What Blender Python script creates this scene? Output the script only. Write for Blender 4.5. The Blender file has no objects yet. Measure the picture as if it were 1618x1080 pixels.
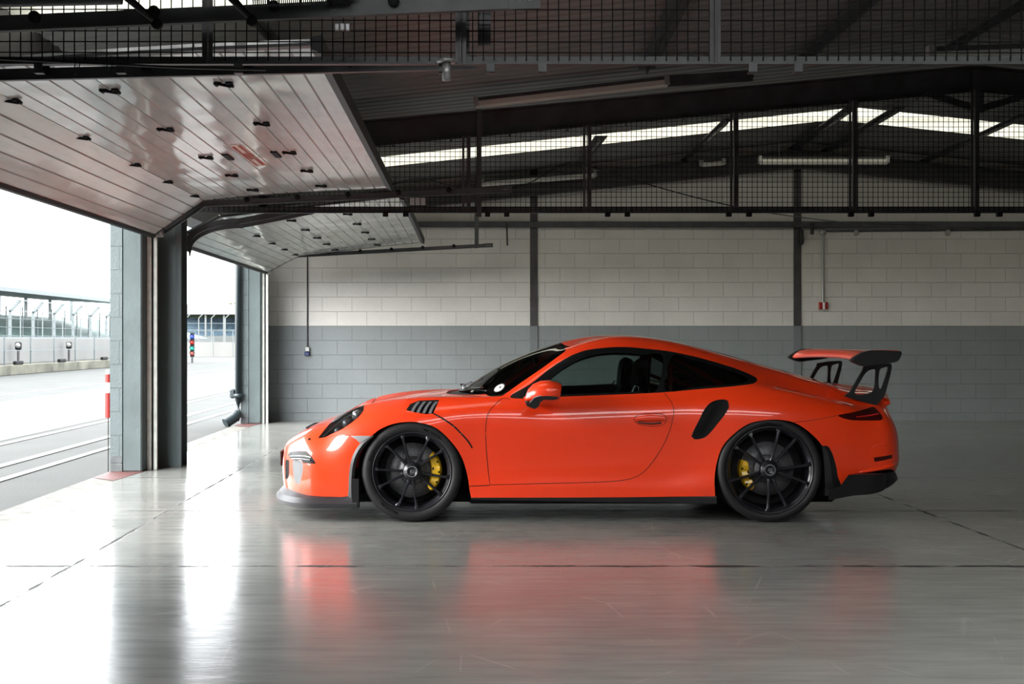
import bpy, math, random
import numpy as np
from mathutils import Vector, Matrix
from mathutils.geometry import delaunay_2d_cdt
random.seed(7)
PI = math.pi
FL, CX, HZ, CH = 2020.0, 740.0, 536.0, 1.255      # focal length in px, vanishing point, eye height
sc = bpy.context.scene
COL = sc.collection
def at(px, py, d):            # a point seen at a pixel, d metres away along the view
    return ((px-CX)*d/FL, d, CH+(HZ-py)*d/FL)

# ------------------------------------------------------------------ materials
def mat(name, col=(.5,.5,.5), rough=.5, metal=0, coat=0, spec=.5, bump=None, vary=0, vscale=3, coat_rough=.03):
    m = bpy.data.materials.new(name); m.use_nodes = True
    nt = m.node_tree; b = nt.nodes['Principled BSDF']
    b.inputs['Base Color'].default_value = (*col, 1)
    b.inputs['Roughness'].default_value = rough
    b.inputs['Metallic'].default_value = metal
    b.inputs['Coat Weight'].default_value = coat
    b.inputs['Coat Roughness'].default_value = coat_rough
    b.inputs['Specular IOR Level'].default_value = spec
    if vary or bump:
        g = nt.nodes.new('ShaderNodeNewGeometry')
        n = nt.nodes.new('ShaderNodeTexNoise'); n.inputs['Scale'].default_value = vscale; n.inputs['Detail'].default_value = 6
        nt.links.new(g.outputs['Position'], n.inputs['Vector'])
        if vary:
            r = nt.nodes.new('ShaderNodeMapRange'); r.inputs['From Min'].default_value=.3; r.inputs['From Max'].default_value=.7
            r.inputs['To Min'].default_value = 1-vary; r.inputs['To Max'].default_value = 1+vary
            nt.links.new(n.outputs['Fac'], r.inputs['Value'])
            v = nt.nodes.new('ShaderNodeVectorMath'); v.operation='SCALE'; v.inputs[0].default_value = col
            nt.links.new(r.outputs['Result'], v.inputs['Scale']); nt.links.new(v.outputs['Vector'], b.inputs['Base Color'])
        if bump:
            n2 = nt.nodes.new('ShaderNodeTexNoise'); n2.inputs['Scale'].default_value = bump[0]; n2.inputs['Detail'].default_value = 4
            nt.links.new(g.outputs['Position'], n2.inputs['Vector'])
            bp = nt.nodes.new('ShaderNodeBump'); bp.inputs['Strength'].default_value = 1; bp.inputs['Distance'].default_value = bump[1]
            nt.links.new(n2.outputs['Fac'], bp.inputs['Height']); nt.links.new(bp.outputs['Normal'], b.inputs['Normal'])
    return m
def glassmat(name, tint, gloss=.06, rough=.0):
    m = bpy.data.materials.new(name); m.use_nodes = True; nt = m.node_tree
    nt.nodes.remove(nt.nodes['Principled BSDF']); out = nt.nodes['Material Output']
    t = nt.nodes.new('ShaderNodeBsdfTransparent'); t.inputs['Color'].default_value = (*tint,1)
    g = nt.nodes.new('ShaderNodeBsdfGlossy'); g.inputs['Roughness'].default_value = rough
    fr = nt.nodes.new('ShaderNodeFresnel'); fr.inputs['IOR'].default_value = 1.5
    mx = nt.nodes.new('ShaderNodeMixShader')
    nt.links.new(fr.outputs[0], mx.inputs[0]); nt.links.new(t.outputs[0], mx.inputs[1]); nt.links.new(g.outputs[0], mx.inputs[2])
    nt.links.new(mx.outputs[0], out.inputs[0]); return m
class NT:      # small node helper
    def __init__(s, m): s.m=m; s.nt=m.node_tree
    def n(s, t, **k):
        x = s.nt.nodes.new('ShaderNode'+t)
        for a,b in k.items(): setattr(x,a,b)
        return x
    def l(s, a, b): s.nt.links.new(a, b)
    def math(s, op, a, b=None, c=None, clamp=False):
        x = s.n('Math', operation=op); x.use_clamp = clamp
        for i,v in enumerate((a,b,c)):
            if v is None: continue
            if isinstance(v,(int,float)): x.inputs[i].default_value = v
            else: s.l(v, x.inputs[i])
        return x.outputs[0]
    def ramp(s, v, a, b, lo=0, hi=1):
        x = s.n('MapRange'); s.l(v, x.inputs['Value'])
        for k,q in zip(('From Min','From Max','To Min','To Max'),(a,b,lo,hi)): x.inputs[k].default_value=q
        return x.outputs['Result']
    def mix(s, f, a, b):
        x = s.n('Mix', data_type='RGBA')
        for i,v in ((0,f),(6,a),(7,b)):
            if isinstance(v,(int,float)): x.inputs[i].default_value=v
            elif isinstance(v,tuple): x.inputs[i].default_value=(*v,1)
            else: s.l(v, x.inputs[i])
        return x.outputs[2]
    def noise(s, vec, scale, detail=4, rough=.5):
        x = s.n('TexNoise'); x.inputs['Scale'].default_value=scale; x.inputs['Detail'].default_value=detail; x.inputs['Roughness'].default_value=rough
        s.l(vec, x.inputs['Vector']); return x.outputs['Fac']
    def scalevec(s, vec, sc_):
        x = s.n('VectorMath', operation='MULTIPLY'); s.l(vec, x.inputs[0]); x.inputs[1].default_value=sc_; return x.outputs[0]

M = {}
M['paint'] = mat('orange_paint', (.95,.050,.006), .36, 0, .9, .4, coat_rough=.025)
M['paint_wing'] = M['paint']
M['satin'] = mat('satin_black', (.012,.012,.014), .38, spec=.4)
M['grey_plastic'] = mat('grey_plastic', (.020,.020,.024), .42, spec=.5)
M['gloss'] = mat('gloss_black', (.006,.007,.008), .32, spec=.18)
M['matte'] = mat('matte_black', (.008,.008,.009), .75, spec=.2)
M['rubber'] = mat('tyre_rubber', (.014,.014,.016), .55, spec=.35)
M['rubber_text'] = mat('tyre_text', (.065,.065,.07), .5)
M['rim'] = mat('rim_black', (.018,.018,.024), .30, .3, .3)
M['disc'] = mat('brake_disc', (.12,.12,.13), .45, .4)
M['hole'] = mat('disc_hole', (.004,.004,.004), .8)
M['yellow'] = mat('caliper_yellow', (.80,.48,.01), .3, 0, .5)
M['silver'] = mat('silver', (.6,.62,.64), .25, .8)
M['marker'] = mat('marker_lamp', (.34,.35,.37), .3, .2)
M['white'] = mat('sticker_white', (.8,.82,.82), .4)
M['black_text'] = mat('ink_black', (.01,.01,.01), .5)
M['slat'] = mat('louvre_slat', (.16,.17,.19), .35, .4)
M['mesh_grille'] = mat('silver_grille', (.16,.165,.175), .6, .2, bump=(350,.004))
M['seat'] = mat('seat_fabric', (.03,.035,.037), .8)
M['cage'] = mat('cage_orange', (.75,.05,.01), .3, 0, .6)
M['belt'] = mat('belt_red', (.12,.01,.01), .6)
M['redlamp'] = mat('tail_lamp_red', (.05,.002,.002), .06, 0, 1)
M['redstrip'] = mat('tail_lamp_strip', (.75,.03,.03), .2)
M['glass'] = glassmat('tinted_glass', (.44,.52,.49))
M['glass_dark'] = glassmat('dark_glass', (.16,.19,.18))
M['lens'] = glassmat('lamp_lens', (.75,.78,.78))
# building
M['steel'] = mat('dark_steel', (.06,.058,.062), .55, .2, vary=.25, vscale=6)
M['steel_teal'] = mat('painted_column', (.055,.088,.088), .45, 0, vary=.15, vscale=2)
M['rail'] = mat('rail_steel', (.055,.056,.060), .5, .2, vary=.25, vscale=8)
M['galv'] = mat('galvanised', (.35,.35,.35), .4, .6)
M['wire'] = mat('wire', (.007,.007,.008), .8, 0, spec=.08)
M['cream_track'] = mat('track_white', (.55,.58,.54), .5, vary=.15, vscale=12)
M['roof'] = mat('roof_sheet', (.15,.147,.145), .6, 0, vary=.12, vscale=2)
M['plaster'] = mat('render_grey', (.085,.108,.112), .8, bump=(25,.004), vary=.12, vscale=3)
M['concrete'] = mat('kerb_concrete', (.10,.098,.075), .9, vary=.5, vscale=1.2)
M['white_wall'] = mat('pit_wall_white', (.16,.16,.155), .8, vary=.08, vscale=.5)
M['asphalt'] = mat('asphalt', (.032,.034,.032), .85, bump=(30,.004), vary=.18, vscale=.8)
M['pale'] = mat('pale_concrete', (.058,.058,.054), .8, vary=.12, vscale=.6)
M['line'] = mat('white_line', (.17,.17,.165), .7, vary=.15, vscale=5)
M['threshold'] = mat('threshold_concrete', (.12,.115,.10), .75, vary=.5, vscale=7)
M['redpaint'] = mat('red_floor_paint', (.09,.03,.027), .6, vary=.3, vscale=10)
M['fence'] = mat('fence_grey', (.10,.12,.125), .5, .3)
M['teal_seats'] = mat('teal_seats', (.09,.15,.14), .7, vary=.4, vscale=.8)
M['blue_seats'] = mat('blue_seats', (.075,.12,.16), .7, vary=.4, vscale=.8)
M['stand'] = mat('stand_grey', (.11,.12,.12), .7)
M['leaf'] = mat('far_leaves', (.07,.085,.035), .9, vary=.4, vscale=.5)
M['pipe_black'] = mat('drainpipe', (.02,.03,.035), .35)
M['red'] = mat('red_metal', (.30,.015,.012), .4)
M['green'] = mat('green_lens', (.02,.30,.22), .3)
M['blue'] = mat('blue_lens', (.03,.06,.40), .3)
M['dullred'] = mat('dull_red_lens', (.30,.07,.06), .4)
M['navy'] = mat('socket_blue', (.01,.02,.10), .4)
M['diffuser'] = mat('light_cover', (.55,.54,.50), .35)
M['cable'] = mat('black_cable', (.006,.006,.006), .5)
M['brickfoot'] = mat('brick_grey', (.10,.11,.115), .8, vary=.2, vscale=10)

# ------------------------------------------------------------------ mesh helpers
def crisp(b, vs, n, m):     # loft of n rows by m points whose long edges stay sharp
    for j in range(m):
        k=(j+1)%m; v=[vs[i*m+q] for i in range(n) for q in (j,k)]
        b.add(v,[(2*i,2*i+1,2*i+3,2*i+2) for i in range(n-1)],0,True)
    b.add(vs[:m],[tuple(range(m))]); b.add(vs[-m:],[tuple(range(m))]); return b
class MB:
    def __init__(s): s.v=[]; s.f=[]; s.mi=[]; s.sm=[]
    def add(s, vs, fs, mi=0, smooth=False):
        o=len(s.v); s.v += [tuple(map(float,p)) for p in vs]
        for f in fs: s.f.append([i+o for i in f]); s.mi.append(mi); s.sm.append(smooth)
        return s
    def box(s, a, b, mi=0):
        x0,x1=sorted((a[0],b[0])); y0,y1=sorted((a[1],b[1])); z0,z1=sorted((a[2],b[2]))
        v=[(x,y,z) for z in(z0,z1) for y in(y0,y1) for x in(x0,x1)]
        return s.add(v,[(0,2,3,1),(4,5,7,6),(0,1,5,4),(2,6,7,3),(0,4,6,2),(1,3,7,5)],mi)
    def bbox(s, a, b, r=.006, mi=0):     # box with chamfered vertical+top edges
        x0,x1=sorted((a[0],b[0])); y0,y1=sorted((a[1],b[1])); z0,z1=sorted((a[2],b[2]))
        r=min(r,(x1-x0)*.45,(y1-y0)*.45,(z1-z0)*.45)
        rings=[(z0,r),(z0+r,0),(z1-r,0),(z1,r)]
        vs=[]
        for z,i in rings:
            q=r if i==0 else 0
            xa,xb,ya,yb=x0+i,x1-i,y0+i,y1-i
            c=r if i==0 else r*.4
            vs += [(xa+c,ya,z),(xb-c,ya,z),(xb,ya+c,z),(xb,yb-c,z),(xb-c,yb,z),(xa+c,yb,z),(xa,yb-c,z),(xa,ya+c,z)]
        fs=[tuple(range(7,-1,-1)),tuple(range(24,32))]
        for k in range(3):
            for i in range(8):
                j=(i+1)%8; fs.append((k*8+i,k*8+j,k*8+8+j,k*8+8+i))
        return s.add(vs,fs,mi)
    def prism(s, poly, y0, y1, mi=0, smooth=False):   # poly in (x,z), extruded along y
        n=len(poly); v=[(x,y0,z) for x,z in poly]+[(x,y1,z) for x,z in poly]
        f=[tuple(range(n)),tuple(range(2*n-1,n-1,-1))]+[(i,i+n,(i+1)%n+n,(i+1)%n) for i in range(n)]
        return s.add(v,f,mi,smooth)
    def sweep(s, path, prof, mi=0, smooth=False, up=(0,0,1), closed=False, cap=True, scales=None):
        P=[Vector(p) for p in path]; n=len(P); m=len(prof); vs=[]
        for i,p in enumerate(P):
            if closed: t=(P[(i+1)%n]-P[i-1])
            else: t=P[min(i+1,n-1)]-P[max(i-1,0)]
            t.normalize(); u=Vector(up); side=t.cross(u)
            if side.length<1e-4: side=t.cross(Vector((0,1,.01)))
            side.normalize(); u=side.cross(t); k=scales[i] if scales else 1
            vs += [p+side*a*k+u*b*k for a,b in prof]
        fs=[]
        for i in range(n if closed else n-1):
            for j in range(m):
                a=i*m+j; b=i*m+(j+1)%m; c=((i+1)%n)*m+(j+1)%m; d=((i+1)%n)*m+j
                fs.append((a,b,c,d))
        s.add(vs,fs,mi,smooth)
        if cap and not closed:
            s.add(vs[:m],[tuple(range(m-1,-1,-1))],mi); s.add(vs[-m:],[tuple(range(m))],mi)
        return s
    def tube(s, path, r, seg=8, mi=0, **k):
        return s.sweep(path,[(r*math.cos(a*2*PI/seg),r*math.sin(a*2*PI/seg)) for a in range(seg)],mi,seg>4,**k)
    def bar(s, a, b, w, h, mi=0, up=(0,0,1)):
        return s.sweep([a,b],[(-w/2,-h/2),(w/2,-h/2),(w/2,h/2),(-w/2,h/2)],mi,up=up)
    def lathe(s, prof, c, axis='y', seg=48, mi=0, smooth=True, a0=0, a1=2*PI):   # prof: (radius, offset along axis)
        full=abs(a1-a0-2*PI)<1e-6; n=seg if full else seg+1; m=len(prof); vs=[]
        for i in range(n):
            a=a0+(a1-a0)*i/seg; ca,sa=math.cos(a),math.sin(a)
            for r,o in prof:
                if axis=='y': vs.append((c[0]+r*ca,c[1]+o,c[2]+r*sa))
                elif axis=='z': vs.append((c[0]+r*ca,c[1]+r*sa,c[2]+o))
                else: vs.append((c[0]+o,c[1]+r*ca,c[2]+r*sa))
        fs=[]
        for i in range(seg):
            for j in range(m-1):
                a=i*m+j; b=((i+1)%n)*m+j; fs.append((a,b,b+1,a+1))
        return s.add(vs,fs,mi,smooth)
    def build(s, name, mats, parent=None, loc=None):
        me=bpy.data.meshes.new(name)
        o0=Vector(loc) if loc is not None else Vector((0,0,0))
        me.from_pydata([tuple(Vector(p)-o0) for p in s.v],[],s.f); me.validate(verbose=False)
        if not isinstance(mats,(list,tuple)): mats=[mats]
        for m in mats: me.materials.append(m)
        if len(me.polygons)==len(s.f):
            me.polygons.foreach_set('material_index',s.mi); me.polygons.foreach_set('use_smooth',s.sm)
        ob=bpy.data.objects.new(name,me); COL.objects.link(ob)
        if parent is not None:
            ob.parent=parent; ob.location=o0-wl(parent)
        else: ob.location=o0
        return ob
def wl(o):
    v=Vector(o.location)
    while o.parent: o=o.parent; v+=Vector(o.location)
    return v
def empty(name, loc):
    o=bpy.data.objects.new(name,None); COL.objects.link(o); o.location=loc; o.empty_display_size=.1; return o
def tag(o, label=None, cat=None, group=None, kind=None):
    if label: o['label']=label
    if cat: o['category']=cat
    if group: o['group']=group
    if kind: o['kind']=kind
    return o
def thing(name, loc, label, cat, group=None): return tag(empty(name,loc),label,cat,group)
def text_mesh(s, size, extrude=.001):
    cu=bpy.data.curves.new('t','FONT'); cu.body=s; cu.size=size; cu.extrude=extrude; cu.align_x='CENTER'; cu.align_y='CENTER'; cu.resolution_u=3
    o=bpy.data.objects.new('t',cu); COL.objects.link(o)
    bpy.context.view_layer.update()
    me=o.evaluated_get(bpy.context.evaluated_depsgraph_get()).to_mesh()
    v=[tuple(x.co) for x in me.vertices]; f=[tuple(p.vertices) for p in me.polygons]
    bpy.data.objects.remove(o); bpy.data.curves.remove(cu)
    return v,f
def cdt(pts, loops, eps=1e-7):     # pts extra points, loops closed outlines -> verts, tris
    co=[]; ed=[]
    for L in loops:
        o=len(co); co+= [Vector(p) for p in L]; n=len(L); ed += [(o+i,o+(i+1)%n) for i in range(n)]
    co += [Vector(p) for p in pts]
    r=delaunay_2d_cdt(co,ed,[],0,eps)
    return [tuple(v) for v in r[0]], [tuple(f) for f in r[2]]
def inpoly(p, poly):
    x,y=p; c=False; n=len(poly); j=n-1
    for i in range(n):
        xi,yi=poly[i]; xj,yj=poly[j]
        if (yi>y)!=(yj>y) and x<(xj-xi)*(y-yi)/(yj-yi)+xi: c=not c
        j=i
    return c
def resample(pts, step, closed=True, smooth=True):
    # Catmull-Rom through the points, about one sample every `step`
    n=len(pts); out=[]
    rng=range(n) if closed else range(n-1)
    for i in rng:
        p1=np.array(pts[i],float); p2=np.array(pts[(i+1)%n],float)
        p0=np.array(pts[i-1] if (closed or i>0) else pts[i],float); p3=np.array(pts[(i+2)%n] if (closed or i+2<n) else pts[(i+1)%n],float)
        k=max(1,int(round(np.linalg.norm(p2-p1)/step)))
        for j in range(k):
            t=j/k
            if smooth:
                m1=(p2-p0)/2; m2=(p3-p1)/2; L=np.linalg.norm(p2-p1)
                for m_ in (m1,m2):
                    q=np.linalg.norm(m_)
                    if q>1.2*L: m_*=1.2*L/q
                q=(2*t**3-3*t**2+1)*p1+(t**3-2*t**2+t)*m1+(-2*t**3+3*t**2)*p2+(t**3-t**2)*m2
            else: q=p1*(1-t)+p2*t
            out.append(tuple(q))
    if not closed: out.append(tuple(np.array(pts[-1],float)))
    return out
def plate(outline, holes, y0, y1, name, m, parent, bev=0):
    vs,fs=cdt([], [outline]+holes)
    tri=[f for f in fs if inpoly(((vs[f[0]][0]+vs[f[1]][0]+vs[f[2]][0])/3,(vs[f[0]][1]+vs[f[1]][1]+vs[f[2]][1])/3),outline)
         and not any(inpoly(((vs[f[0]][0]+vs[f[1]][0]+vs[f[2]][0])/3,(vs[f[0]][1]+vs[f[1]][1]+vs[f[2]][1])/3),h) for h in holes)]
    b=MB(); b.add([(x,y0,z) for x,z in vs],tri); b.add([(x,y1,z) for x,z in vs],[f[::-1] for f in tri])
    for L in [outline]+holes:
        n=len(L); b.add([(x,y0,z) for x,z in L]+[(x,y1,z) for x,z in L],[(i,(i+1)%n,(i+1)%n+n,i+n) for i in range(n)])
    return b.build(name,m,parent)

# ------------------------------------------------------------------ camera
cam=bpy.data.cameras.new('camera'); co=bpy.data.objects.new('camera',cam); COL.objects.link(co)
co.location=(0,0,CH); co.rotation_euler=(PI/2,0,0)
cam.sensor_width=36; cam.lens=FL/1618*36; cam.shift_x=(809-CX)/1618; cam.shift_y=-(540-HZ)/1618
cam.clip_end=2000; sc.camera=co
# ------------------------------------------------------------------ floor, walls
def struct(o): o['kind']='structure'; return o
WL, WO, WB = -3.10, -3.40, 19.80      # inner and outer face of the left wall, back wall
RIDGE, RZ, RS = 5.1, 4.31, .104
def roofz(x): return RZ-RS*abs(x-RIDGE)
def floor_material():
    m=bpy.data.materials.new('polished_floor'); m.use_nodes=True; k=NT(m); b=m.node_tree.nodes['Principled BSDF']
    g=k.n('NewGeometry'); pos=g.outputs['Position']; sx=k.n('SeparateXYZ'); k.l(pos,sx.inputs[0]); X,Y=sx.outputs[0],sx.outputs[1]
    big=k.noise(pos,.7,5,.6); streak=k.noise(k.scalevec(pos,(1.2,9,1)),1.6,6,.65); fine=k.noise(k.scalevec(pos,(3,30,1)),4,4)
    t=k.math('ADD',k.math('MULTIPLY',big,.5),k.math('MULTIPLY',streak,.5))
    col=k.mix(k.ramp(t,.36,.64),(.175,.180,.172),(.265,.268,.252))
    # construction joints: broken dark tar lines
    wob=k.math('MULTIPLY',k.math('SUBTRACT',k.noise(pos,2.5,5),.5),.05)
    brk=k.noise(k.scalevec(pos,(2.2,2.2,1)),1.5,5,.7)
    j=None
    for axis,c,wd in ((Y,7.08,.026),(Y,9.37,.018),(Y,11.62,.016),(Y,12.52,.010),(X,-2.2,.010),(X,3.32,.016)):
        d=k.math('ABSOLUTE',k.math('SUBTRACT',k.math('ADD',axis,k.math('MULTIPLY',wob,.5)),c))
        w=k.math('MULTIPLY',k.ramp(brk,.42,.60,.05,1.4),wd)
        q=k.ramp(k.math('SUBTRACT',w,d),-.002,.003)
        j=q if j is None else k.math('MAXIMUM',j,q)
    col=k.mix(k.math('MULTIPLY',j,.9),col,(.006,.006,.007))
    # tyre scuffs and scratches
    sc1=k.ramp(k.noise(k.scalevec(pos,(2.5,26,1)),3.1,7,.75),.70,.76)
    col=k.mix(k.math('MULTIPLY',sc1,.65),col,(.03,.03,.032))
    vv=k.n('TexVoronoi',feature='DISTANCE_TO_EDGE'); k.l(k.scalevec(pos,(1.3,.45,1)),vv.inputs['Vector']); vv.inputs['Scale'].default_value=1.3
    rg=k.math('MULTIPLY',k.ramp(vv.outputs['Distance'],.008,.0),k.ramp(k.noise(pos,1.9,3),.52,.62))
    col=k.mix(k.math('MULTIPLY',rg,.35),col,(.42,.42,.40))
    k.l(col,b.inputs['Base Color'])
    ro=k.math('ADD',k.ramp(t,.35,.65,.13,.24),k.math('MULTIPLY',j,.5)); k.l(ro,b.inputs['Roughness'])
    b.inputs['Specular IOR Level'].default_value=.34
    h=k.math('ADD',k.math('MULTIPLY',fine,.25),k.math('MULTIPLY',k.noise(k.scalevec(pos,(1,3,1)),2.2,3),.9))
    h=k.math('SUBTRACT',h,k.math('MULTIPLY',j,1.0))
    bp=k.n('Bump'); bp.inputs['Distance'].default_value=.0016; bp.inputs['Strength'].default_value=1; k.l(h,bp.inputs['Height']); k.l(bp.outputs[0],b.inputs['Normal'])
    return m
def block_material(name, upper, lower, split, axis='x', offz=1.465, offu=0.0):
    m=bpy.data.materials.new(name); m.use_nodes=True; k=NT(m); b=m.node_tree.nodes['Principled BSDF']
    g=k.n('NewGeometry'); pos=g.outputs['Position']; sx=k.n('SeparateXYZ'); k.l(pos,sx.inputs[0])
    u=sx.outputs[0] if axis=='x' else sx.outputs[1]
    cb=k.n('CombineXYZ'); k.l(k.math('ADD',u,50.0+offu),cb.inputs[0]); k.l(k.math('SUBTRACT',sx.outputs[2],offz-.2242*20),cb.inputs[1])
    br=k.n('TexBrick'); br.offset=.5; br.squash=1
    for q,v in (('Scale',1),('Mortar Size',.0045),('Mortar Smooth',.3),('Bias',0),('Brick Width',.4600),('Row Height',.2242)): br.inputs[q].default_value=v
    br.inputs['Color1'].default_value=(.975,.975,.975,1); br.inputs['Color2'].default_value=(1.015,1.015,1.015,1); br.inputs['Mortar'].default_value=(.80,.80,.80,1)
    k.l(cb.outputs[0],br.inputs['Vector'])
    base=k.mix(k.ramp(sx.outputs[2],split-.004,split+.004),lower,upper) if split is not None else None
    n=k.ramp(k.noise(pos,1.7,6,.6),.3,.7,.93,1.06)
    mul=k.n('Mix',data_type='RGBA',blend_type='MULTIPLY'); mul.inputs[0].default_value=1
    if base is None: mul.inputs[6].default_value=(*upper,1)
    else: k.l(base,mul.inputs[6])
    k.l(br.outputs['Color'],mul.inputs[7])
    v=k.n('VectorMath',operation='SCALE'); k.l(mul.outputs[2],v.inputs[0]); k.l(n,v.inputs['Scale'])
    spk=k.ramp(k.noise(pos,22,3,.6),.73,.77); 
    k.l(k.mix(k.math('MULTIPLY',spk,.35),v.outputs[0],(.5,.5,.5)),b.inputs['Base Color'])
    b.inputs['Roughness'].default_value=.62
    h=k.math('ADD',k.math('MULTIPLY',br.outputs['Fac'],-1.0),k.math('MULTIPLY',k.noise(pos,45,5),.35))
    bp=k.n('Bump'); bp.inputs['Distance'].default_value=.011; bp.inputs['Strength'].default_value=1; k.l(h,bp.inputs['Height']); k.l(bp.outputs[0],b.inputs['Normal'])
    return m
M['floor']=floor_material()
M['back_wall']=block_material('painted_blocks',(.60,.585,.56),(.205,.225,.235),1.465,offu=.10)
M['pier_blocks']=block_material('pier_blocks',(.092,.118,.124),(.092,.118,.124),None)
M['side_wall']=block_material('side_blocks',(.09,.09,.09),(.05,.05,.055),1.465,axis='y')
YN, XR = -4.5, 10.6
struct(MB().box((-3.15,YN,-.25),(XR,WB+.2,0)).build('floor',M['floor']))
struct(MB().box((WL-.3,WB,-.1),(XR+.2,WB+.25,4.6)).build('wall_back',M['back_wall']))
struct(MB().box((-3.4,YN-.25,0),(XR+.2,YN,4.6)).build('wall_front',M['side_wall']))
struct(MB().box((XR,YN,0),(XR+.25,WB+.2,4.6)).build('wall_right',M['side_wall']))
# threshold strip and red paint at the piers
struct(MB().box((-3.42,-6,-.25),(-3.15,WB+.3,-.003)).build('trim_threshold',M['threshold']))
b=MB()
for y0,y1 in ((11.35,12.16),(18.3,19.12)): b.add([(-3.40,y0+.25,.002),(-3.15,y0,.002),(-3.08,y1,.002),(-3.40,y1,.002)],[(0,1,2,3)])
tag(b.build('floor_paint_patch',M['redpaint']),kind='structure')
# left wall: piers between the doors with the lintel over them
def pier(n,y0,y1,foot=True):
    o=MB().box((-3.40,y0,.15 if foot else 0),(-3.285,y1,3.6)); w=struct(o.build('wall_left_blocks',M['pier_blocks']))
    if foot:
        f=MB()
        f.bbox((-3.402,y0-.001,.082),(-3.283,y1,.15),.004).bbox((-3.402,y0-.001,0),(-3.283,y1,.076),.004).box((-3.395,y0+.003,.07),(-3.29,y1,.09))
        struct(f.build('trim_pier_foot',M['brickfoot']))
    p=MB().bbox((-3.283,y0+.004,0),(WL,y1,3.6),.012); struct(p.build('wall_left_plaster',M['plaster']))
pier(1,12.13,13.0); pier(2,19.09,WB+.1); pier(0,5.35,6.25,False)
struct(MB().box((-3.40,YN,2.62),(WL,WB,3.62)).build('wall_left_lintel',M['steel']))
struct(MB().box((-3.40,YN,0),(WL,5.35,2.62)).build('wall_left_near',M['side_wall']))  # unseen wall added under door_3 to block daylight from its opening
# roof sheets: trapezoid ribs run down the slope; rooflights and added fill strips are separate
def roof_sheet(name,y0,y1,m,sx0=-3.6,sx1=XR+.25,z=0,cut=None):
    b=MB(); ys=[]; y=y0; per=.2
    while y<y1-1e-6:
        for dy,h in ((0,0),(.05,0),(.075,.012),(.125,.012),(.15,0)):
            if y+dy<y1: ys.append((y+dy,h))
        y+=per
    ys.append((y1,0))
    for xa,xb in ((sx0,RIDGE if sx1 else cut),(RIDGE,sx1)):
        if xb is None: continue
        v=[(xa,yy,roofz(xa)+h+z) for yy,h in ys]+[(xb,yy,roofz(xb)+h+z) for yy,h in ys]; n=len(ys)
        b.add(v,[(i,i+1,i+1+n,i+n) for i in range(n-1)])
    return b.build(name,m)
strips=[(-1.8,-.4),(1.8,3.2),(8.1,9.15),(16.85,17.8)]; SEND=[4.6,4.6,.3,None]  # first two are unseen strips, added to light the car and foreground
y=YN
for a,c in strips: struct(roof_sheet('ceiling',y,a,M['roof'])); y=c
struct(roof_sheet('ceiling',y,WB+.2,M['roof']))
sk=bpy.data.materials.new('rooflight_sheet'); sk.use_nodes=True; k=NT(sk); sk.node_tree.nodes.remove(sk.node_tree.nodes['Principled BSDF'])
tr=k.n('BsdfTranslucent'); tr.inputs[0].default_value=(.21,.20,.16,1); tp=k.n('BsdfTransparent'); tp.inputs[0].default_value=(.22,.208,.17,1); mx=k.n('MixShader'); mx.inputs[0].default_value=.45
k.l(tr.outputs[0],mx.inputs[1]); k.l(tp.outputs[0],mx.inputs[2]); k.l(mx.outputs[0],sk.node_tree.nodes['Material Output'].inputs[0])
clear=glassmat('clear_rooflight',(1,.98,.95))  # clearer sheet for the two added fill strips
for i,(a,c) in enumerate(strips):
    o=roof_sheet('window_%d'%(i+1),a,c,sk if i>1 else clear,sx1=XR+.25 if SEND[i] is None else None,cut=SEND[i]); o['kind']='structure'
    if SEND[i]: struct(roof_sheet('ceiling',a,c,M['roof'],sx0=SEND[i]))
# dark cover flashing outside the roof so it has thickness
struct(MB().box((WL-.5,WB+.05,4.0),(XR,WB+.2,4.7)).build('trim_gable',M['steel']))

# ------------------------------------------------------------------ columns and beams
def hcol(x0,x1,y0,z1,m,name,label,cat,group=None):
    b=MB(); b.bbox((x0,y0,0),(x1,y0+.012,z1),.002).box((x0+.12,y0+.012,0),(x0+.13,y0+.24,z1)).bbox((x0,y0+.24,0),(x1,y0+.252,z1),.002)
    o=b.build(name,m,loc=((x0+x1)/2,y0+.12,0)); tag(o,label,cat,group); o['kind']='structure'; return o
c=hcol(-3.10,-2.83,12.62,3.35,M['steel_teal'],'steel_column','dark green-grey steel column beside the nearer pier between the two doors','column')
fl=MB().bbox((-2.885,12.60,0),(-2.83,12.617,2.62),.003); fl.build('edge_plate',M['galv' if 0 else 'plaster'],c)
for x0 in (.955,5.035):
    b=MB().bbox((x0,WB-.018,0),(x0+.118,WB+.02,1.463),.002); b.box((x0+.001,WB-.016,1.463),(x0+.117,WB+.02,4.2),1)
    if x0<2: b.box((x0-.004,WB-.022,1.86),(x0+.122,WB-.01,1.885),1)
    o=b.build('wall_post',[mat('post_lower_paint',(.15,.165,.175),.6) if x0<2 else bpy.data.materials['post_lower_paint'],M['steel']]); o['kind']='structure'
    tag(o,'dark flush steel post in the back wall, nearer the open doors' if x0<2 else 'dark flush steel post in the back wall above the car tail','post')
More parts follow.
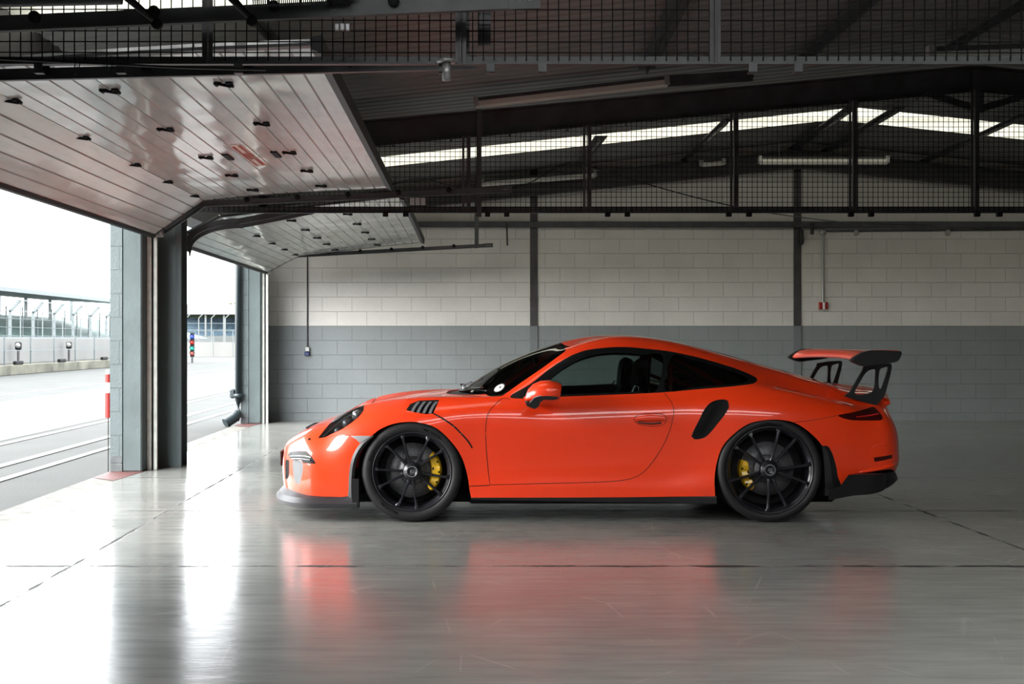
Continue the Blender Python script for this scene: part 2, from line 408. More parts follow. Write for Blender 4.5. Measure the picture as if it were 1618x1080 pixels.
def ibeam(name,pts,d,w,m,label,cat,flange=.016,group=None,parent=None):
    # pts (x,z) top line; d depth of the web
    b=MB()
    for (x0,z0),(x1,z1) in zip(pts[:-1],pts[1:]):
        for dz0,dz1,ww in ((0,-flange,w),(-flange,-d+flange,.012),(-d+flange,-d,w)):
            b.add([(x0,yy+s*ww/2,z0+dz) for yy in (pts_y,) for s in(-1,1) for dz in(dz0,dz1)]+[(x1,pts_y+s*ww/2,z1+dz) for s in(-1,1) for dz in(dz0,dz1)],
                  [(0,1,3,2),(4,6,7,5),(0,4,5,1),(2,3,7,6),(0,2,6,4),(1,5,7,3)])
    for i in range(1,14):
        xx=pts[0][0]+(pts[1][0]-pts[0][0])*i/14; zz=pts[0][1]+(pts[1][1]-pts[0][1])*i/14
        b.lathe([(0,0),(.012,0),(.012,-.02),(0,-.02)],(xx,pts_y-w*.32,zz-d),'z',6,smooth=False)
    o=b.build(name,m,loc=(0,pts_y,3.5)); tag(o,label,cat,group); return o
pts_y=12.92
r2=ibeam('roof_rafter',[(-3.1,3.27),(5.1,4.01),(XR,3.5)],.27,.16,M['steel'],'big sloping steel roof beam above the middle of the car, carrying a long light','beam')
# ridge bracing at the middle rafter
b=MB(); 
b.bar((5.1,12.8,3.95),(5.1,12.8,3.52),.09,.05,up=(0,1,0))
b.prism([(4.55,3.69),(5.1,3.52),(5.65,3.68),(5.62,3.74),(5.1,3.59),(4.6,3.75)],12.78,12.86); b.build('ridge_bracket',M['steel'],r2)
pts_y=19.66
r3=ibeam('roof_rafter',[(-3.1,3.315),(5.1,4.16),(XR,3.62)],.275,.15,M['steel'],'far sloping roof beam lying against the back wall','beam')
pts_y=6.05
r1=ibeam('roof_rafter',[(-3.1,3.27),(5.1,4.01),(XR,3.5)],.27,.16,M['steel'],'nearest sloping roof beam above the near wire screen','beam')
# purlin ledge and roof bracing (angles in the roof plane)
BR=mat('brace_steel',(.018,.018,.020),.6)
def brace(a,b_,label,w=.12,z=-.10):
    p=(a[0],a[1],roofz(a[0])+z); q=(b_[0],b_[1],roofz(b_[0])+z)
    m=MB(); m.bar(p,q,w,.012).bar((p[0],p[1],p[2]-.03),(q[0],q[1],q[2]-.03),.012,.06)
    # long bars are cut in two at the ridge so that they follow the slope
    o=m.build('roof_brace',BR,loc=((p[0]+q[0])/2,(p[1]+q[1])/2,(p[2]+q[2])/2)); tag(o,label,'brace','diagonal braces under the roof'); return o
def atroof(px,py,zoff=-.1):   # where the ray meets the roof-parallel plane
    dx,dz=(px-CX)/FL,(HZ-py)/FL
    for s in (1,-1):
        # z = RZ - RS*s*(RIDGE-x) + zoff on the left (s=1); x beyond the ridge mirrors
        d=(RZ+zoff-CH-RS*s*RIDGE)/(dz-RS*s*dx)
        x=d*dx
        if d>0 and ((s==1 and x<=RIDGE) or (s==-1 and x>RIDGE)): return (x,d)
    return (dx*10,10)
for (a,c,lb) in (((1094,-40),(1022,108),'diagonal roof brace above the car roof, behind the near wire screen'),
               ((1420,-40),(1262,100),'diagonal roof brace right of centre behind the near wire screen'),
               ((1640,-10),(1490,80),'diagonal roof brace in the top right corner'),
               ((1150,188),(1075,258),'far diagonal roof brace crossing the bright rooflight above the car'),
               ((1345,170),(1215,262),'thinner far diagonal brace right of the second screen post'),
               ((1420,170),(1265,262),'wider far diagonal brace next to the thin one'),
               ((1618,180),(1440,262),'far diagonal roof brace at the right end of the rooflight'),
               ((950,215),(915,262),'short far brace beside the left screen post'),
               ((395,20),(450,85),'diagonal roof brace at the upper left above the raised door')):
    brace(atroof(*a),atroof(*c),lb,.16 if 'wider' in lb or 'screen' in lb else .10)
# trunking along the back wall, conduits, sockets
o=MB().bbox((-1.1,WB-.085,2.985),(XR,WB-.001,3.075),.005).build('cable_trunking',M['rail'],loc=(4,WB-.04,3.03)); tag(o,'long dark cable trunking running level along the back wall','trunking')
for x in (2.0,5.6,6.2):
    pass
t=thing('wall_socket',(-2.49,WB,1.08),'small blue socket on the left of the back wall under its thin pipe','socket')
MB().bbox((-2.525,WB-.05,1.07),(-2.455,WB-.001,1.14),.006).build('socket_body',M['galv'],t)
MB().bbox((-2.53,WB-.065,1.0),(-2.455,WB-.01,1.065),.01).build('socket_cover',M['navy'],t)
MB().tube([(-2.49,WB-.015,1.14),(-2.49,WB-.015,2.62)],.011).build('conduit',M['steel'],t)
t=thing('alarm_call_point',(5.49,WB,1.77),'small red and white box on the right of the back wall','alarm')
MB().bbox((5.42,WB-.05,1.72),(5.56,WB-.001,1.83),.006).build('call_point_body',M['red'],t)
MB().bbox((5.475,WB-.056,1.722),(5.51,WB-.049,1.828),.002).build('call_point_window',M['white'],t)
MB().tube([(5.49,WB-.02,1.83),(5.49,WB-.02,2.915)],.016).build('conduit',M['galv'],t)
MB().lathe([(0,-.03),(.045,-.03),(.05,0)],(5.49,WB-.005,2.915),'y',16).build('junction_box',M['galv'],t)
MB().tube([(5.49,WB-.02,2.93),(XR,WB-.02,2.97)],.012).build('conduit',M['rail'],t)
for x in (6.0,7.42): MB().bbox((x-.03,WB-.04,2.87),(x+.03,WB-.01,2.95),.005).build('conduit_clip',M['galv'],t)
o=MB().bbox((5.12,WB-.10,2.72),(5.17,WB-.02,2.95),.01).build('hanging_clamp',M['cable'],loc=(5.145,WB-.06,2.8)); tag(o,'black clamp hanging on the back wall post above the wing','clamp')
o=MB().bbox((5.27,WB-.14,2.87),(5.32,WB-.085,3.05),.01).build('hanging_strap',M['cable'],loc=(5.3,WB-.1,2.95)); tag(o,'short black strap hanging off the cable trunking','strap')
# ------------------------------------------------------------------ raised sectional doors
def door_material():
    m=mat('door_skin',(.58,.59,.585),.20,spec=.6); k=NT(m); b=m.node_tree.nodes['Principled BSDF']
    g=k.n('NewGeometry'); pos=g.outputs['Position']
    h=k.noise(k.scalevec(pos,(1.0,.55,1)),1.5,2,.4)
    bp=k.n('Bump'); bp.inputs['Distance'].default_value=.036; bp.inputs['Strength'].default_value=1; k.l(h,bp.inputs['Height']); k.l(bp.outputs[0],b.inputs['Normal'])
    k.l(k.ramp(k.noise(k.scalevec(pos,(6,.8,6)),3,5),.3,.7,.08,.16),b.inputs['Roughness'])
    k.l(k.mix(k.ramp(k.noise(k.scalevec(pos,(5,.6,5)),2.6,6,.7),.5,.75),(.58,.59,.585),(.46,.465,.46)),b.inputs['Base Color'])
    return m
M['door']=door_material()
M['seal']=mat('rubber_seal',(.01,.01,.012),.6)
def sect_door(name, P, y0, y1, label, hy, sign=False):
    root=empty(name,(P[1][0],(y0+y1)/2,P[1][1])); root['kind']='structure'; root['label']=label
    nsec=len(P)-1
    for s in range(nsec):
        (xa,za),(xb,zb)=P[s],P[s+1]; L=math.hypot(xb-xa,zb-za); tx,tz=(xb-xa)/L,(zb-za)/L; nx,nz=-tz,tx
        g=.007; n=5; pr=[]
        for i in range(n):     # strips divided by little V grooves on the lower (visible) side
            a=L*i/n+(.003 if i==0 else g); c=L*(i+1)/n-(.003 if i==n-1 else g)
            pr += [(a,0),(c,0)]
            if i<n-1: pr.append((L*(i+1)/n,.016))
        pr += [(L-.003,.038),(.003,.038)]
        poly=[(xa+tx*a+nx*h,za+tz*a+nz*h) for a,h in pr]
        MB().prism(poly,y0,y1).build('door_section',M['door'],root)
    if True:
        (xa,za),(xb,zb)=P[0],P[1]
        b=MB(); b.prism([(xa-.03,za-.022),(xa+.012,za-.022),(xa+.02,za+.004),(xa-.02,za+.03)],y0,y1); b.build('bottom_seal',M['seal'],root)
        (xa,za),(xb,zb)=P[-2],P[-1]
        b=MB(); b.prism([(xb,zb-.012),(xb+.05,zb-.03),(xb+.055,zb+.06),(xb,zb+.05)],y0,y1); b.build('top_edge',M['seal'],root)
    for y in (y0,y1): # end stiles
        b=MB()
        for s in range(nsec):
            (xa,za),(xb,zb)=P[s],P[s+1]
            b.bar((xa,y,za+.006),(xb,y,zb+.006),.06,.016,up=(0,0,1))
        b.build('end_stile',M['rail'],root)
    for s in range(1,nsec):
        x,z=P[s]
        for y in hy:
            b=MB()
            for dx in(-.045,.045):
                b.lathe([(0,-.028),(.011,-.026),(.011,.026),(0,.028)],(x+dx*.9,y+dx*.35,z-.012),'y',8)
            b.bbox((x-.05,y-.022,z-.012),(x-.012,y+.022,z-.001),.002).bbox((x+.012,y-.028,z-.012),(x+.05,y+.016,z-.001),.002)
            b.tube([(x-.03,y-.03,z-.012),(x+.03,y+.035,z-.014)],.009,6)
            b.build('hinge',M['matte'],root,loc=(x,y,z))
    if sign:
        def onp(px,py):
            (xa,za),(xb,zb)=P[2],P[3]; n_=(-(zb-za),(xb-xa)); dx,dz=(px-CX)/FL,(HZ-py)/FL
            d=(n_[0]*xa+n_[1]*(za-CH))/(n_[0]*dx+n_[1]*dz); return Vector((dx*d,d,CH+dz*d))
        # warning panel with three rows of red lettering
        q=[onp(*p) for p in ((363,229),(379,227),(421,260),(405,262))]
        off=Vector((.0,0,-.004))
        b=MB(); b.add([p+off for p in q]+[p+off*.2 for p in q],[(0,1,2,3),(7,6,5,4),(0,4,5,1),(1,5,6,2),(2,6,7,3),(3,7,4,0)])
        o=b.build('warning_panel',[mat('warning_panel_white',(.60,.59,.55),.9,spec=.1)],root)
        b=MB()
        for row,(f,s0,s1) in enumerate(((.80,.03,.97),(.48,.36,.66),(.17,.05,.95))):
            t=s0
            while t<s1:
                w=random.uniform(.022,.04)
                def bp(u,v): return (q[0].lerp(q[3],u)).lerp(q[1].lerp(q[2],u),v)+off*1.6
                h=.125
                b.add([bp(t,f-h),bp(t+w,f-h),bp(t+w,f-h*.3),bp(t,f-h*.3)],[(0,1,2,3)])
                if random.random()<.8: b.add([bp(t,f+h*.2),bp(t+w,f+h*.2),bp(t+w,f+h),bp(t,f+h)],[(0,1,2,3)])
                b.add([bp(t,f-h),bp(t+w*.35,f-h),bp(t+w*.35,f+h),bp(t,f+h)],[(0,1,2,3)])
                t+=w+.012
        b.build('red_lettering',mat('sign_red',(.36,.010,.014),.9,spec=.05),o)
        for px,py in ((360,247),(436,243)):
            c_=onp(px,py) if px<400 else onp(px,py)
            b=MB(); b.bbox((c_.x-.025,c_.y-.14,c_.z-.012),(c_.x+.025,c_.y+.14,c_.z+.004),.004); b.build('hand_slot',M['matte'],root)
    return root
P1=[(-3.02,2.254),(-2.54,2.588),(-1.99,2.643),(-1.358,2.68),(-.78,2.704)]
P2=[(-3.02,2.257),(-2.54,2.503),(-1.95,2.575),(-1.33,2.645),(-.71,2.71)]
P0=[(-3.02,2.38),(-2.45,2.735),(-1.9,2.76),(-1.3,2.78),(-.7,2.80)]
sect_door('door_1',P1,6.33,12.28,'nearer raised white sectional door with the red warning panel',(7.1,8.4,9.7,10.75,11.8),True)
sect_door('door_2',P2,13.10,19.15,'farther raised white sectional door by the back wall',(14.1,15.3,16.5,17.6,18.7))
sect_door('door_3',P0,.2,5.45,'raised door nearest the camera, only its edge in the picture',(4.2,5.1))
# vertical tracks on the piers and the sloped guide beside door 1
def channel(name,path,w,h,label,cat='door track',m=None,group=None,up=(0,0,1)):
    b=MB(); t=.004
    prof=[(-w/2,-h/2),(w/2,-h/2),(w/2,-h/2+t),(-w/2+t,-h/2+t),(-w/2+t,h/2-t),(w/2,h/2-t),(w/2,h/2),(-w/2,h/2)]
    b.sweep(path,prof,up=up)
    o=b.build(name,m or M['rail'],loc=path[0]); tag(o,label,cat,group); return o
for yy,zt,lb in ((12.37,2.26,'pale upright door track on the nearer pier, left of the column'),(19.2,2.26,'pale upright door track at the far pier by the back wall')):
    t=thing('upright_track',(-3.05,yy,0),lb,'door track')
    MB().bbox((-3.098,yy-.05,0),(-3.055,yy-.02,zt),.003).build('track_angle',M['cream_track'],t)
    MB().bbox((-3.032,yy-.06,0),(-2.998,yy-.03,zt),.003).build('track_channel',M['cream_track'],t)
    MB().box((-3.056,yy-.03,0),(-3.03,yy+.0,zt)).build('track_gap',M['matte'],t)
    b=MB(); b.bbox((-3.01,yy-.09,zt-.02),(-2.93,yy-.03,zt+.06),.012).lathe([(0,-.02),(.035,-.02),(.035,.02),(0,.02)],(-2.96,yy-.06,zt+.02),'x',10); b.build('track_bracket',M['galv'],t)
channel('sloped_track',[(-3.02,12.33,2.25),(-2.54,12.33,2.575)],.03,.07,'short sloped door track rising from the nearer pier')
def curved(y,P,lb,drop=.05):
    return None
def rail(name,y,x0,z0,x1,z1,label,h=.055):
    t=thing(name,(x0,y,z0),label,'door rail')
    b=MB(); b.bar((x0,y,z0),(x1,y,z1),.03,h).bar((x0,y-.02,z0-h*.45),(x1,y-.02,z1-h*.45),.014,.010); b.build('rail_channel',M['rail'],t)
    b=MB(); b.bar((x1-.02,y-.022,z1),(x1+.12,y-.022,z1+.005),.012,h*1.15); b.build('end_plate',M['rail'],t)
    for i in range(3):
        bx=x1+.03+i*.022; zc=z1+.002
        MB().lathe([(0,-.004),(.006,-.004),(.006,0)],(bx,y-.028,zc),'y',8).build('bolt',M['galv'],t)
    n=int((x1-x0)/.55)
    for i in range(1,n+1):
        q=x0+(x1-x0)*i/(n+1); zz=z0+(z1-z0)*i/(n+1)
        MB().lathe([(0,-.02),(.026,-.018),(.026,.004),(0,.004)],(q,y-.016,zz+.02),'y',12).build('roller',M['matte'],t)
    return t
rA=rail('door_rail',12.34,-2.62,2.558,.30,2.697,'long rail along the far edge of the nearer raised door')
rB=rail('door_rail',19.22,-2.56,2.515,.25,2.665,'long rail hung off the back wall under the farther raised door')
rC=rail('door_rail',6.14,-3.0,2.505,-.08,2.575,'near rail crossing the photo above the raised door')
rD=rail('door_rail',5.72,-3.0,2.625,.20,2.765,'topmost rail at the upper left with the coil spring',h=.07)
# hangers
def hanger(x,y,z0,z1,label,w=.035,m=None):
    b=MB(); b.box((x-w/2,y-.02,z0),(x+w/2,y-.014,z1)).box((x-w/2,y-.02,z0),(x-w/2+.005,y+.02,z1))
    o=b.build('rail_hanger',m or M['rail'],loc=(x,y,z1)); tag(o,label,'hanger'); return o
hanger(.105,12.60,2.46,3.52,'tall galvanised hanger dropping from the long light over the screen',.05)
hanger(.125,19.15,2.62,3.4,'hanger holding the far rail by the back wall',.06)
hanger(-.02,6.0,2.55,3.2,'screen-side hanger at top centre',.05); hanger(.075,6.0,2.63,3.3,'wider flat hanger at top centre beside the screen post',.06)
# coil spring and operator parts on the top rail
t=thing('coil_spring',(-.94,5.66,2.70),'dark coil spring with its drum on the topmost rail','spring')
pa=[]; 
for i in range(0,37*10+1):
    a=i/10*2*PI; x=-.955+.33*i/370; pa.append((x,5.66+.016*math.cos(a),2.742+.0*i+ .016*math.sin(a)+ (x+.955)*.045))
MB().tube(pa,.0028,5).build('coil',M['rail'],t)
MB().lathe([(0,0),(.034,0),(.036,.012),(.02,.016),(.02,.085),(.036,.09),(.034,.1),(0,.1)],(-.625,5.66,2.765),'x',16).build('drum',M['matte'],t)
MB().bar((-.56,5.66,2.775),(-.50,5.66,2.777),.04,.02).build('drum_bracket',M['matte'],t)
for (a,c,lb) in (((200,0),(248,38),'left roller arm dropping onto the topmost rail'),((365,0),(398,33),'right roller arm dropping onto the topmost rail')):
    p=at(a[0],a[1]-6,5.62); q=at(c[0],c[1],5.62)
    t=thing('roller_arm',q,lb,'roller arm')
    MB().bar(p,q,.02,.03).build('arm_plate',M['matte'],t); MB().tube([(p[0]-.02,p[1]-.02,p[2]),(q[0]-.012,q[1]-.02,q[2]+.01)],.009,8).build('arm_rod',M['rail'],t)
    MB().lathe([(0,-.02),(.024,-.018),(.024,.012),(0,.012)],(q[0],q[1],q[2]),'y',14).build('wheel',M['matte'],t)
o=MB().tube([at(-40,2,5.55),at(192,-3,5.55)],.028,14).build('torsion_tube',M['rail'],loc=at(80,0,5.55)); tag(o,'thick dark tube along the very top left edge','tube')
pa=[(-2.86,13.02,2.15)]+[(-2.86+.52*(1-math.cos(a)),13.02,2.22+.235*math.sin(a)) for a in np.linspace(0,PI/2,12)]+[(-2.1,13.02,2.50),(-1.6,13.02,2.60)]
b=MB(); b.sweep(pa,[(-.02,-.03),(.02,-.03),(.02,.03),(-.02,.03)]).sweep([(x+.03,y-.03,z-.05) for x,y,z in pa],[(-.008,-.02),(.008,-.02),(.008,.02),(-.008,.02)]); o=b.build('curved_track',M['rail'],loc=pa[0]); tag(o,'curved door track bending off the column top to the farther door','door track')
o=MB().bar(at(1058,126,12.72),at(1189,118,12.72),.09,.075).bar(at(1056,134,12.70),at(1189,126,12.70),.05,.03).build('light_trunking',M['rail'],loc=at(1120,122,12.7)); tag(o,'grey trunking that continues the long strip light up the big beam','trunking')
# screens of welded wire
def screen(name,y,x0,x1,z0,zt,pitch,wr,label,posts,pw,railh=.055):
    t=thing(name,((x0+x1)/2,y,z0),label,'wire screen'); b=MB()
    x=x0+pitch*.4
    def skip(x): return any(abs(x-p)<pw*.45 for p in posts)
    while x<x1:
        if not skip(x):
            jx=random.uniform(-.002,.002)
            b.sweep([(x,y,z0+.01),(x+jx,y,zt(x))],[(-wr,-wr),(wr,-wr),(wr,wr),(-wr,wr)],up=(0,1,0))
        x+=pitch
    z=z0+pitch
    while z<max(zt(x0),zt(x1),zt((x0+x1)/2),zt(min(max(RIDGE,x0),x1))):
        # horizontal wires only where the screen exists
        xs=[x_ for x_ in np.linspace(x0,x1,60) if zt(x_)>z]
        if xs: b.sweep([(xs[0],y+.004,z),((xs[0]+xs[-1])/2,y+.004,z-.004),(xs[-1],y+.004,z)],[(-wr,-wr),(wr,-wr),(wr,wr),(-wr,wr)])
        z+=pitch
    b.build('wire_mesh',M['wire'],t)
    b=MB(); b.box((x0,y+.006,z0-.012),(x1,y+.012,z0+railh)).box((x0,y-.03,z0-.012),(x1,y+.012,z0-.006)); b.build('bottom_angle',M['rail'],t)
    for p in posts:
        b=MB(); b.box((p-pw/2,y-.012,z0-.004),(p-pw/2+.025,y-.006,zt(p))).box((p-.004,y-.03,z0-.004),(p+.002,y+.02,zt(p))).box((p+.006,y-.012,z0-.004),(p+pw/2,y-.006,zt(p)))
        b.build('screen_post',M['steel'],t)
    return t
def r2low(x): return 2.985+.0905*(x+3.1)+.0 if x<=5.1 else 3.73-.0927*(x-5.1)
sB=screen('wire_screen',12.70,-2.75,10.3,2.52,lambda x:(3.27+.0902*(x+3.1)-.27 if x<=5.1 else 4.01-.0927*(x-5.1)-.27),.05,.0024,
   'middle wire screen hanging from the big beam above the car',[-.02,1.18,2.64,3.82,5.03,6.25,7.45],.085)
sA=screen('wire_screen',5.94,-3.05,6.0,2.54,lambda x:(3.27+.0902*(x+3.1)-.27 if x<=5.1 else 3.74),.05,.0024,
   'nearest wire screen across the top of the photo',[-1.21,-.035,1.145,3.9],.05,.03)
for x in (.19,.38,1.38,1.575,2.58,2.78,3.79,3.99,5.04,5.26,-.62,-.82):
    y,z=(12.66,2.47)
    b=MB().bbox((x-.026,y-.02,z),(x+.026,y+.03,z+.045),.004); b.build('screen_clip',M['matte'],sB,loc=(x,y,z))
for px in (700,775,857,1190,1262,60,190,376):
    x=(px-CX)*5.9/FL; b=MB().bbox((x-.02,5.90,2.485),(x+.02,5.905,2.53),.001).box((x-.02,5.90,2.485),(x+.02,5.94,2.49)); b.build('screen_clip',M['rail'],sA,loc=(x,5.9,2.5))
# galvanised tube stub with flange under the near screen
t=thing('flanged_stub',(-.10,5.9,2.5),'bright galvanised tube stub with a flange at top centre','bracket')
MB().lathe([(0,.03),(.02,.03),(.02,-.055),(0,-.055)],(-.10,5.88,2.50),'z',20).build('tube_stub',M['galv'],t)
MB().lathe([(0,.04),(.045,.04),(.045,.028),(0,.028)],(-.10,5.88,2.50),'z',20).build('flange',M['galv'],t)
for (px,py,d,lb) in ((541,43,5.68,'small galvanised clip under the topmost rail'),(660,318,12.28,'small galvanised clip under the rail of the nearer door')):
    p=at(px,py,d); s=d/5.68*.8; t=thing('galvanised_clip',p,lb,'bracket')
    for i in (-1,0,1): MB().bbox((p[0]+(i*.03-.013)*s,p[1]-.01,p[2]-.02*s),(p[0]+(i*.03+.013)*s,p[1]+.004,p[2]+.02*s),.003).build('clip_rib',M['galv'],t)
    MB().box((p[0]-.045*s,p[1]+.004,p[2]-.02*s),(p[0]+.045*s,p[1]+.008,p[2]+.02*s)).build('clip_plate',M['rail'],t)
# strip lights
def striplight(a,c,label,h=.085,dep=.09,rods=False):
    t=thing('strip_light',((a[0]+c[0])/2,a[1],(a[2]+c[2])/2),label,'strip light')
    a,c=Vector(a),Vector(c)
    MB().bar(a,c,dep,h*.42).build('light_base',M['rail'],t)
    dn=Vector((0,0,-h*.48)); b=MB(); pr=[(-dep/2,-h*.28),(-dep*.3,-h*.5),(dep*.3,-h*.5),(dep/2,-h*.28),(dep/2,h*.3),(-dep/2,h*.3)]
    b.sweep([a+dn,c+dn],pr); b.build('light_cover',M['diffuser'],t)
    if rods:
        for f in (.15,.85):
            q=a.lerp(c,f); MB().tube([q,(q.x,q.y,roofz(q.x)+.01)],.006,6).build('hanger_rod',M['rail'],t)
    for e in (a,c):
        dv=(c-a).normalized()*.025; MB().bar(e+dn*.5-dv,e+dn*.5+dv,dep*1.1,h*1.15).build('end_cap',M['galv'],t)
    return t
def lz(px,py,d): return at(px,py,d)
striplight(at(752,158,12.70),at(1053,124,12.70),'long strip light on the big beam above the windscreen')
striplight(at(762,286,19.4),at(940,272,19.4),'far strip light on the back beam, left end')
striplight(at(1108,256,19.3),at(1143,253,19.3),'short far strip light left of the second screen post',.075)
striplight(at(1201,250,18.3),at(1401,250,18.3),'level far strip light crossing the third screen post',.09,rods=True)
striplight(at(1470,80,8.9),at(1700,72,8.9),'near strip light at the right edge behind the near screen',rods=True)
striplight(at(570,332,19.0),at(635,326,19.0),'pale strip light showing above the farther raised door',.06,rods=True)
# support wires / cables
def cable(pts,r,label,d=None,name='cable'):
    P=[at(px,py,dd) for px,py,dd in resample(pts,14,False)]
    o=MB().tube(P,r,6).build(name,M['cable'],loc=P[0]); return tag(o,label,'cable')
cable([(612,294,12.6),(660,282,12.6),(700,290,12.6),(742,303,12.6),(782,303,12.6),(830,292,12.6),(880,264,12.6),(905,256,12.6),(930,262,12.6),(1010,287,12.6),(1100,312,12.6),(1180,330,12.9),(1250,341,14),(1350,352,18),(1480,356,19.6)],.006,'thin black cable looping across the middle screen down to the back wall')
cable([(0,93,5.85),(100,98,5.85),(190,102,5.85),(300,107,5.85),(420,110,5.85)],.006,'slack cable along the near screen at the upper left')
for i,(px,py) in enumerate(((122,103),(173,103))):
    p=at(px,py,5.84); pa=[(p[0]+.011*math.cos(a)*1.0,p[1]+.02*math.sin(a),p[2]+.045*math.sin(a)) for a in np.linspace(0,2*PI,24,endpoint=False)]
    o=MB().sweep(pa,[(.0025*math.cos(q),.0025*math.sin(q)) for q in np.linspace(0,2*PI,6,endpoint=False)],0,True,closed=True).build('cable_tie',M['cable'],loc=p); tag(o,('left' if i==0 else 'right')+' loop of cable tie on the near screen cable','cable tie')
p=at(1100,86,5.93); pa=[(p[0]+.026*math.cos(a),p[1]-.012,p[2]+.012*math.sin(a)) for a in np.linspace(0,2*PI,20,endpoint=False)]
o=MB().sweep(pa,[(.0022*math.cos(q),.0022*math.sin(q)) for q in np.linspace(0,2*PI,6,endpoint=False)],0,True,closed=True).build('wire_loop',M['cable'],loc=p); tag(o,'small black loop of wire tied on the near screen','wire loop')
o=MB().tube([(.59,WB-.12,3.04),(.60,WB-.12,2.70)],.012).build('hanging_wire',M['cable'],loc=(.6,WB-.12,3.0)); tag(o,'short cable end hanging left of the nearer wall post','cable')

# ------------------------------------------------------------------ outside
def gz(x0,x1,y0,y1,z,name,m,kind='structure'):
    o=MB().add([(x0,y0,z),(x1,y0,z),(x1,y1,z),(x0,y1,z)],[(0,1,2,3)]).build(name,m); o['kind']=kind; return o
gz(-400,-3.4,-60,600,-.03,'ground',M['asphalt'])
gz(-9.6,-5.9,-60,400,-.026,'ground_concrete_apron',M['pale'])
for x,w in ((-4.26,.10),(-4.73,.12),(-5.69,.10),(-10.7,.12)):
    o=MB().box((x-w/2,-20,-.03),(x+w/2,300,-.021)).build('ground_line',M['line']); o['kind']='structure'
# pit wall: kerb, white wall, rail fence and debris fence
o=MB().bbox((-18.0,-10,-.03),(-16.4,72,.33),.02).build('pit_wall_kerb',M['concrete'],loc=(-17,30,0)); tag(o,'stained low concrete kerb under the pit wall','kerb'); o['kind']='structure'
o=MB().bbox((-17.35,-10,.33),(-17.2,72,1.32),.02).build('pit_wall',M['white_wall'],loc=(-17.3,30,.33)); tag(o,'long white pit wall behind the rail fence','wall'); o['kind']='structure'
t=thing('rail_fence',(-16.6,45,.33),'thin rail fence along the edge of the pit wall kerb','fence')
y=32.0; b=MB(); b.bar((-16.6,30,1.33),(-16.6,72,1.33),.04,.04).bar((-16.6,30,.85),(-16.6,72,.85),.03,.03); b.build('fence_rail',M['fence'],t)
while y<72: MB().bar((-16.6,y,.33),(-16.6,y,1.34),.05,.05,up=(0,1,0)).build('fence_post',M['fence'],t); y+=2.75
t=thing('debris_fence',(-17.5,50,1.3),'tall debris fence with leaning tops above the white pit wall','fence')
y=41.0; i=0
while y<75:
    b=MB(); b.bar((-17.5,y,1.2),(-17.5,y,2.35),.10,.10,up=(0,1,0)).bar((-17.5,y,2.33),(-17.1,y,2.75),.10,.10,up=(0,1,0)); b.build('fence_post',M['fence'],t)
    MB().bar((-17.55,y+1.3,1.2),(-17.55,y+1.3,2.6),.04,.04,up=(0,1,0)).build('fence_strut',M['fence'],t); y+=2.6
b=MB()
for z in np.arange(1.4,2.4,.33): b.bar((-17.5,38,z),(-17.5,75,z),.016,.016)
b.bar((-17.1,38,2.75),(-17.1,75,2.75),.04,.04).bar((-17.5,38,2.35),(-17.5,75,2.35),.03,.03)
b.build('fence_wires',M['fence'],t)
for (px,py,lb) in ((30,578,'black rubber block on the kerb, nearest'),(99,575,'black rubber block on the kerb, second'),(166,571,'black rubber block on the kerb by the pier')):
    x=-16.38; d=x*FL/(px-CX); o=MB().bbox((x-.16,d-.2,.331),(x-.03,d+.6,.47),.03).build('rubber_block',M['matte'],loc=(x,d,.33)); tag(o,lb,'block')
for (px,lb) in ((29,'dark lamp on a short stand before the white wall, nearer'),(109,'dark lamp on a short stand before the white wall, farther')):
    x=-16.9; d=x*FL/(px-CX); t=thing('pit_lamp',(x,d,.33),lb,'lamp')
    MB().tube([(x,d,.33),(x,d,.9)],.05).build('lamp_stand',M['steel'],t); MB().bbox((x-.1,d-.12,.86),(x+.1,d+.12,1.16),.04).build('lamp_head',M['matte'],t)
    MB().lathe([(0,-.03),(.09,-.03),(.1,0)],(x+.02,d-.12,1.03),'y',12).build('lamp_lens',M['galv'],t)
# grandstand on the left
t=thing('grandstand',(-62,190,0),'long teal grandstand with a thin flat roof behind the debris fence','grandstand')
b=MB(); b.prism([(-60,0),(-74,0),(-74,5.2),(-60,1.2)],118,300); b.build('seating_tier',M['teal_seats'],t)
b=MB(); b.prism([(-57,7.2),(-76,8.3),(-76,8.6),(-57,7.75)],105,226); b.build('stand_roof',M['fence'],t)
b=MB().prism([(-59.9,0),(-59.5,0),(-59.5,1.5),(-59.9,1.5)],118,300); b.build('front_barrier',M['stand'],t)
for y in range(112,236,12): MB().bar((-72,y,0),(-72,y,8.2),.45,.45,up=(0,1,0)).build('roof_column',M['fence'],t)
for y in range(112,236,6): MB().bar((-60,y,1),(-60,y,5.6),.16,.16,up=(0,1,0)).build('lamp_column',M['fence'],t)
# far stand straight ahead through the second door
t=thing('grandstand',(-75,330,0),'far blue grandstand with a white roof seen through the second door opening','grandstand')
b=MB(); y0=330
X0,X1=(270-CX)*y0/FL,(420-CX)*y0/FL
b=MB().add([(X0,y0,2.2),(X1,y0,2.2),(X1,y0+8,7.0),(X0,y0+8,7.0),(X0,y0+8,2.2),(X1,y0+8,2.2)],[(0,1,2,3),(0,3,4),(1,5,2),(3,2,5,4),(0,4,5,1)]); b.build('seating_tier',M['blue_seats'],t)
MB().box((X0,y0-6,7.6),(X1,y0+10,10.2)).build('stand_roof',M['white_wall'],t)
MB().box((X0,y0+8,5.6),(X1,y0+8.4,7.6)).build('rear_screen',M['leaf'],t)
MB().box((X0,y0-1,0),(X1,y0-.5,2.2)).build('front_barrier',M['stand'],t)
for px in (325,354,381): x=(px-CX)*(y0-5)/FL; MB().bar((x,y0-5,0),(x,y0-5,7.6),.45,.45,up=(0,1,0)).build('roof_column',M['stand'],t)
random.seed(3)
